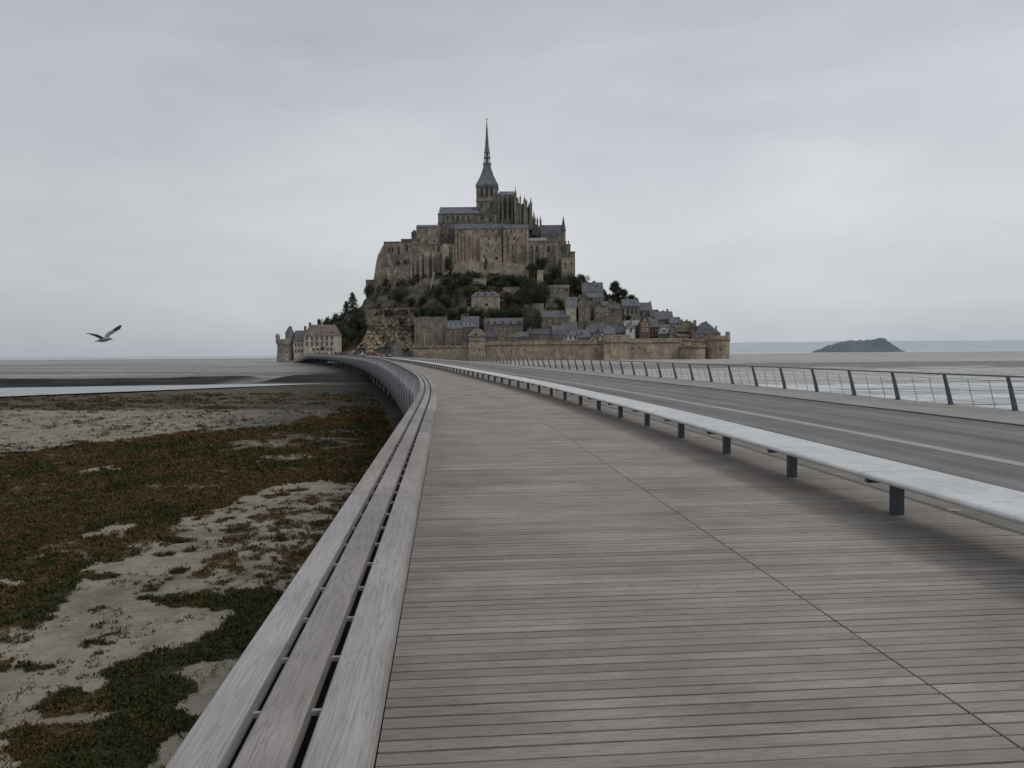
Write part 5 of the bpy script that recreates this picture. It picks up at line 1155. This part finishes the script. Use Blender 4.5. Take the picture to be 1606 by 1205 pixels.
# ------------------------------------------------------------------ distance
def haze(name, c0, c1, s):
    m, nt, b = newmat(name); n = N(nt); f = n.noise(n.pos(), s, 4, .6)
    n.l(n.ramp(f, [(.35, c0), (.65, c1)]), b.inputs['Base Color']); b.inputs['Roughness'].default_value = 1; M[name] = m
haze('far_coast', (.405, .45, .485), (.44, .48, .515), .0012); haze('hazed_island_rock', (.085, .115, .14), (.135, .16, .18), .006)  # aerial haze mixed into the base colours of coast and island
def ridge(name, prof, D, dep, mat, base=566):
    n_ = len(prof); V = []; rows = 7
    for j in range(rows):
        t = j/(rows-1)
        for px, py in prof:
            hN = math.sin(math.pi*min(1, t*.5/.5*.5+0))if False else math.sin(math.pi*t)**.7
            Pt = at(px, py, D); z = -3+(Pt[2]+3)*hN
            V.append((Pt[0]*(1+(t-.5)*dep/D), D+(t-.5)*dep, z))
    Q = [(j*n_+i, j*n_+i+1, (j+1)*n_+i+1, (j+1)*n_+i) for j in range(rows-1) for i in range(n_-1)]
    return np_mesh(name, np.array(V), np.array(Q), [mat])
pr = []
for i in range(120):
    px = 1000+i*9; y_ = 553.3-(px-803)*.0075+1.5
    h_ = 15.5*sstep(1000, 1120, px)*(.92+.14*fbm([px/90.], [0.], 3, 5)[0])-1*(px > 1440)*0
    h_ = h_*(1 if px < 2000 else 1); pr.append((px, y_-float(h_)))
me = ridge('far_coast', pr, 9000, 1800, 'far_coast'); tag(link('far_coast', me), kind='structure')
pr = []
key = [(1272, 553), (1279, 550), (1290, 546), (1300, 540.5), (1303, 541), (1318, 536.5), (1333, 534.5), (1350, 534), (1366, 533.5), (1372, 531.5), (1380, 529.8), (1388, 531.5), (1397, 538), (1405, 543), (1411, 548), (1418, 551), (1424, 553)]
for px in np.arange(1272, 1424, 1.5):
    y_ = np.interp(px, [k[0] for k in key], [k[1] for k in key]); pr.append((px, float(y_)+float(fbm([px/4.5], [3.], 4, 9)[0]-.5)*3.2))
me = ridge('distant_island', pr, 3000, 260, 'hazed_island_rock'); tag(link('distant_island', me), 'low dark uninhabited island far out on the sands', 'island')
# ------------------------------------------------------------------ people on the bridge
def person_mesh(pose):
    # skeleton in metres, +Y is forward
    sw = {'stand': (0, 0), 'walk': (.30, -.26), 'walkback': (-.26, .30), 'lean': (.08, -.05)}[pose]
    J = {'pel': (0, 0, .94, .125), 'wai': (0, 0, 1.08, .12), 'che': (0, .01, 1.30, .145), 'nek': (0, .01, 1.47, .055), 'hed': (0, .03, 1.60, .09), 'top': (0, .02, 1.71, .07),
         'hl': (-.09, 0, .90, .095), 'kl': (-.10, sw[0]*.5+.03, .50, .065), 'al': (-.10, sw[0]-.03, .09, .042), 'tl': (-.10, sw[0]+.13, .035, .035),
         'hr': (.09, 0, .90, .095), 'kr': (.10, sw[1]*.5+.03, .50, .065), 'ar': (.10, sw[1]-.03, .09, .042), 'tr': (.10, sw[1]+.13, .035, .035),
         'sl': (-.18, .0, 1.40, .062), 'el': (-.24, -sw[0]*.3, 1.13, .045), 'wl': (-.22, -sw[0]*.6+.08, .90, .032), 'fl': (-.21, -sw[0]*.7+.12, .81, .028),
         'sr': (.18, .0, 1.40, .062), 'er': (.24, -sw[1]*.3, 1.13, .045), 'wr': (.22, -sw[1]*.6+.08, .90, .032), 'fr': (.21, -sw[1]*.7+.12, .81, .028)}
    E = [('pel', 'wai'), ('wai', 'che'), ('che', 'nek'), ('nek', 'hed'), ('hed', 'top'), ('pel', 'hl'), ('hl', 'kl'), ('kl', 'al'), ('al', 'tl'), ('pel', 'hr'), ('hr', 'kr'), ('kr', 'ar'), ('ar', 'tr'),
         ('che', 'sl'), ('sl', 'el'), ('el', 'wl'), ('wl', 'fl'), ('che', 'sr'), ('sr', 'er'), ('er', 'wr'), ('wr', 'fr')]
    names = list(J); me = bpy.data.meshes.new('sk'); me.from_pydata([J[k][:3] for k in names], [(names.index(a), names.index(b_)) for a, b_ in E], [])
    o = bpy.data.objects.new('sk', me); COL.objects.link(o); md = o.modifiers.new('s', 'SKIN'); md.use_smooth_shade = True
    for i, k in enumerate(names): me.skin_vertices[0].data[i].radius = (J[k][3]*(1.15 if k in ('pel', 'che', 'wai') else 1), J[k][3]*(.8 if k in ('pel', 'che', 'wai') else 1)); me.skin_vertices[0].data[i].use_root = (k == 'pel')
    ss_ = o.modifiers.new('u', 'SUBSURF'); ss_.levels = 1
    dg = bpy.context.evaluated_depsgraph_get(); ev = o.evaluated_get(dg); out = bpy.data.meshes.new_from_object(ev); out.name = 'person'
    bpy.data.objects.remove(o); bpy.data.meshes.remove(me)
    for q in range(3): out.materials.append(M['skin'])
    for p in out.polygons:
        c = p.center; arm = abs(c.x) > .19
        p.material_index = 0 if (c.z > 1.46 or (arm and c.z < .90)) else (2 if c.z < .98 and not arm else 1)
    return out
PM = {k: person_mesh(k) for k in ('stand', 'walk', 'walkback', 'lean')}
def hairmesh():
    mb = MB(); mb.lathe(0, .005, [(.098, 1.57), (.112, 1.63), (.108, 1.70), (.075, 1.755), (.01, 1.775)], 12, 0, 0, 1.05)
    me = mb.mesh('hair', ['hair_dark'], True)
    for v in me.vertices:
        if v.co.y > .05 and v.co.z < 1.66: v.co.y = .05
    return me
HM = hairmesh()
pk = 0
def person(label, s, off, rz, pose, top, trs, hair='hair_dark', sc_=1.0, bag=None):
    global pk; pk += 1
    x, y, z = pt(s, off); A = ang(s)+R_(rz); me = PM[pose].copy(); me.name = 'person'
    me.materials[1] = M[top]; me.materials[2] = M[trs]
    o = link('person', me, None, (x, y, z), (0, 0, A), (sc_,)*3); tag(o, label, 'person', 'walkers on the far part of the bridge')
    h = HM.copy(); h.materials[0] = M[hair]; link('hair', h, o)
    if bag:
        b_ = MB(); b_.rings([[(-.13, -.12, 1.08), (.13, -.12, 1.08), (.12, -.25, 1.08), (-.12, -.25, 1.08)], [(-.15, -.12, 1.22), (.15, -.12, 1.22), (.13, -.3, 1.22), (-.13, -.3, 1.22)], [(-.12, -.12, 1.42), (.12, -.12, 1.42), (.1, -.2, 1.42), (-.1, -.2, 1.42)]])
        obj('backpack', b_, bag, o, True)
    return o
def s_at(d): return float(np.interp(d, DD, SS))
# nearest walkers beside the bus
person('walker in red top and pale jeans nearest the bus', s_at(176), 1.6, 10, 'walk', 'cloth_red', 'cloth_blue', sc_=1.0)
person('walker in dark red jacket and black trousers behind the bus side', s_at(186), 3.9, 170, 'walkback', 'cloth_red', 'cloth_black', bag='cloth_black')
person('walker in navy coat close to the bus front', s_at(182), 2.9, 0, 'stand', 'cloth_navy', 'cloth_black')
person('walker in white jacket left of the walkers in red', s_at(190), 1.0, 185, 'walk', 'cloth_white', 'cloth_navy', 'hair_grey')
person('tall lone walker in black beside the left rail', s_at(236), 2.6, 0, 'stand', 'cloth_black', 'cloth_black', sc_=1.05)
person('walker in pale blue just left of the lone walker in black', s_at(244), 1.5, 180, 'walk', 'cloth_blue', 'cloth_navy', 'hair_grey')
person('walker in orange jacket leaning at the rail', s_at(268), 1.0, 80, 'lean', 'cloth_orange', 'cloth_brown')
cols = ['cloth_black', 'cloth_navy', 'cloth_grey', 'cloth_brown', 'cloth_black', 'cloth_red', 'cloth_navy', 'cloth_black']
wd_ = {'cloth_black': 'black', 'cloth_navy': 'navy', 'cloth_grey': 'grey', 'cloth_brown': 'brown', 'cloth_red': 'red', 'cloth_white': 'white', 'cloth_orange': 'orange', 'cloth_blue': 'blue'}
for i in range(24):
    c_ = cols[i % 8]; dd = 258+i*2.5+random.uniform(-1, 1)
    person('distant walker in %s in the dark crowd before the pale cliff' % wd_[c_], s_at(dd), random.uniform(.4, 3.6), random.choice((0, 180)), random.choice(('walk', 'walkback', 'stand')), c_, random.choice(('cloth_black', 'cloth_navy', 'cloth_brown')), random.choice(('hair_dark', 'hair_grey')), random.uniform(.93, 1.05))
person('distant walker in bright white top in the gap right of the guard house', s_at(300), .6, 180, 'walk', 'cloth_white', 'cloth_white', 'hair_grey')
cols2 = ['cloth_black', 'cloth_white', 'cloth_red', 'cloth_navy', 'cloth_orange', 'cloth_black', 'cloth_grey', 'cloth_red', 'cloth_blue', 'cloth_navy', 'cloth_black', 'cloth_brown', 'cloth_black', 'cloth_red']
for i in range(16):
    c_ = cols2[i % 14]; dd = 322+i*4.4+random.uniform(-1, 1)
    person('farthest walker in %s in front of the cream guard house' % wd_[c_], s_at(dd), random.uniform(.4, 3.8), random.choice((0, 180)), random.choice(('walk', 'walkback', 'stand')), c_, random.choice(('cloth_black', 'cloth_navy')), random.choice(('hair_dark', 'hair_grey')), random.uniform(.93, 1.06))
# ------------------------------------------------------------------ vehicles
plain('bus_brown', (.10, .075, .055), .5); plain('bus_grey', (.09, .09, .095), .45, .3); plain('tyre', (.015, .015, .015), .9); plain('lamp_white', (.75, .75, .7), .3)
plain('bus_glass', (.02, .04, .036), .5)
def bus(label, s, off, L=10.5, Wd=2.45, Hh=2.95, body='bus_brown', roofm='bus_grey', name='shuttle_bus'):
    x, y, z = pt(s, off); t = thing(name, label, 'bus', (x, y, z), ang(s)); hw = Wd/2
    mb = MB(); sec = [(-hw, .35), (hw, .35), (hw, 1.25), (-hw, 1.25)]
    rings = []
    for yy, q in ((0, .90), (.18, .97), (.5, 1), (L-.5, 1), (L-.18, .97), (L, .90)): rings.append([(px*q, yy, pz) for px, pz in [(-hw, .35), (hw, .35), (hw, .9), (hw*.985, 1.28), (-hw*.985, 1.28), (-hw, .9)]])
    mb.rings(rings); body_ = obj('body', mb, body, t)
    mb = MB(); rings = []
    for yy, q in ((.04, .86), (.3, .95), (L-.3, .95), (L-.04, .86)): rings.append([(px*q, yy+(.12 if pz > 2 and yy < 1 else 0)-(.12 if pz > 2 and yy > 1 else 0), pz) for px, pz in [(-hw, 1.283), (hw, 1.283), (hw*.97, 2.55), (-hw*.97, 2.55)]])
    mb.rings(rings); obj('windscreen', mb, 'bus_glass', t)
    mb = MB()
    for yy in (.10, L-.22):
        for q in (-1, 1): mb.box(q*hw*.9-.06, q*hw*.9+.06, yy, yy+.12, 1.28, 2.6)
        mb.box(-.04, .04, yy-.04, yy+.1, 1.28, 2.6)
    k = 1.2
    while k < L-.6:
        for q in (-1, 1): mb.box(q*hw*.955-.05, q*hw*.955+.05, k, k+.14, 1.28, 2.6)
        k += 1.55
    obj('window_post', mb, body, t)
    mb = MB(); mb.rings([[(px*q, yy, pz) for px, pz in [(-hw, 2.553), (hw, 2.553), (hw, 2.72), (hw*.8, Hh), (-hw*.8, Hh), (-hw, 2.72)]] for yy, q in ((0, .88), (.25, 1), (L-.25, 1), (L, .88))]); obj('roof', mb, roofm, t)
    mb = MB(); mb.box(-.6, .6, -.03, .1, 2.58, 2.72); obj('destination_sign', mb, 'window_dark', t)
    for q in (-1, 1):
        mb = MB(); mb.box(q*.78-.2, q*.78+.2, -.03, .12, .62, .82); obj('headlight', mb, 'lamp_white', t)
        mb = MB(); mb.tube([(q*hw*.9, .1, 2.4), (q*(hw+.25), -.15, 2.35), (q*(hw+.28), -.15, 1.95)], .04, 5); mb.box(q*(hw+.28)-.09, q*(hw+.28)+.09, -.2, -.1, 1.75, 2.1); obj('mirror', mb, 'window_dark', t)
        for yy in (1.9, L-1.9):
            mb = MB(); r_ = [[(q*hw*.97+w_*q, yy+rr*math.cos(a), .47+rr*math.sin(a)) for a in np.linspace(0, 2*math.pi, 15)[:-1]] for w_, rr in ((-.28, .40), (-.28, .47), (.015, .47), (.03, .40), (.03, .2), (.0, .05))]; mb.rings(r_); w_ob = obj('wheel', mb, 'tyre', t)
            mb = MB(); mb.rings([[(q*hw*.97+.035*q, yy+rr*math.cos(a), .47+rr*math.sin(a)) for a in np.linspace(0, 2*math.pi, 11)[:-1]] for rr in (.24, .08)], 0); obj('rim', mb, 'steel_light', w_ob)
    mb = MB(); mb.box(-hw*.8, hw*.8, -.04, .05, .42, .56); obj('bumper', mb, 'tyre', t)
    return t
bus('dark shuttle bus with greenish windscreen driving toward the camera', s_at(205), 8.3, roofm='tyre')
bus('long low grey shuttle bus parked farther back among walkers', s_at(262), 7.0, 12.5, 2.5, 3.0, 'bus_grey', 'tyre')
# ------------------------------------------------------------------ gull
plain('gull_white', (.50, .50, .50), .8); plain('gull_grey', (.16, .18, .20), .8); plain('gull_black', (.02, .03, .04), .8); plain('beak', (.22, .18, .09), .5); plain('gull_belly', (.26, .26, .27), .8)
D = 25.0; mpp = D/FPX; o0 = at(163, 533.2, D)
g = tag(link('seagull', None, None, tuple(o0)), 'grey and white seagull flying over the sands with wings raised', 'bird')
def lp(px, py, dy=0): return ((px-163)*mpp+dy*o0[0]/D, dy, -(py-533.2)*mpp)
mb = MB(); rs = []
for px, py, rz_, ry in ((150.2, 535.3, .010, .05), (153, 534.8, .022, .055), (157, 534, .052, .06), (161, 533.2, .070, .07), (165, 532.6, .074, .07), (168.5, 532, .062, .06), (171, 531.5, .052, .05), (173, 531.6, .046, .045), (174.6, 532.2, .030, .03), (175.2, 532.6, .014, .015)):
    c = lp(px, py); rs.append([(c[0], c[1]+ry*math.cos(a), c[2]+rz_*math.sin(a)) for a in np.linspace(0, 2*math.pi, 13)[:-1]])
mb.rings(rs); bo = obj('body', mb, 'gull_belly', g, True)
mb = MB(); a_ = lp(175, 532.4); b_ = lp(177.6, 533.6); mb.tube([a_, b_], [.016, .004], 6); obj('beak', mb, 'beak', g)
mb = MB()
for q in (-1, 1): c = lp(173.4, 531.2); mb.lathe(c[0], q*.040, [(.001, c[2]-.009), (.009, c[2]), (.001, c[2]+.009)], 6)
obj('eye', mb, 'gull_black', g)
mb = MB(); t0 = [lp(153, 534.4, -.03), lp(153, 534.4, .03), lp(148.8, 535.8, .09), lp(148.2, 535.6, 0), lp(148.8, 535.8, -.09)]; mb.add(t0, [(0, 1, 2, 3, 4)]); mb.add([(x, y, z-.008) for x, y, z in t0], [(4, 3, 2, 1, 0)]); obj('tail', mb, 'gull_white', g)
def wing(sec, name='wing'):
    """sec: (leading px,py, trailing px,py, y, thickness)"""
    mb = MB(); up = []
    rows = []
    for (lx, ly, tx, ty, dy, th) in sec:
        L_ = Vector(lp(lx, ly, dy)); T__ = Vector(lp(tx, ty, dy+.04)); r_ = []
        for t, h in ((0, 0), (.2, 1), (.5, .8), (1, .1)): p = L_.lerp(T__, t); r_.append(p+Vector((0, -.3, 1)).normalized()*th*h)
        for t in (.7, .3): p = L_.lerp(T__, t); r_.append(p-Vector((0, -.3, 1)).normalized()*th*.25)
        rows.append(r_)
    mb.rings(rows); n_ = len(sec)
    for fi in range(len(mb.f)):
        seg = fi//6 if fi < 6*(n_-1) else n_-2
        mb.m[fi] = 1 if seg >= n_-3 and fi < 6*(n_-1) else 0
    return obj(name, mb, ['gull_grey', 'gull_black'], g, True)
wing([(164.0, 529.5, 171.0, 530.5, .04, .03), (164.8, 526.5, 171.5, 527.6, .10, .028), (168.6, 521.6, 174.8, 524.9, .2, .022), (176, 517.4, 182.3, 519.9, .3, .018), (184.8, 511.8, 189.1, 516.0, .4, .012), (189.3, 509.4, 192.4, 510.6, .45, .006)])
wing([(163.5, 530.2, 157.5, 532.6, -.05, .028), (159.9, 528, 155.6, 531.3, -.12, .024), (153.6, 524.9, 151.8, 529.4, -.24, .02), (146.8, 524.0, 146.2, 526.9, -.34, .014), (141, 523.6, 141.2, 525.0, -.42, .01), (135.6, 523.4, 136.0, 524.0, -.5, .005)])
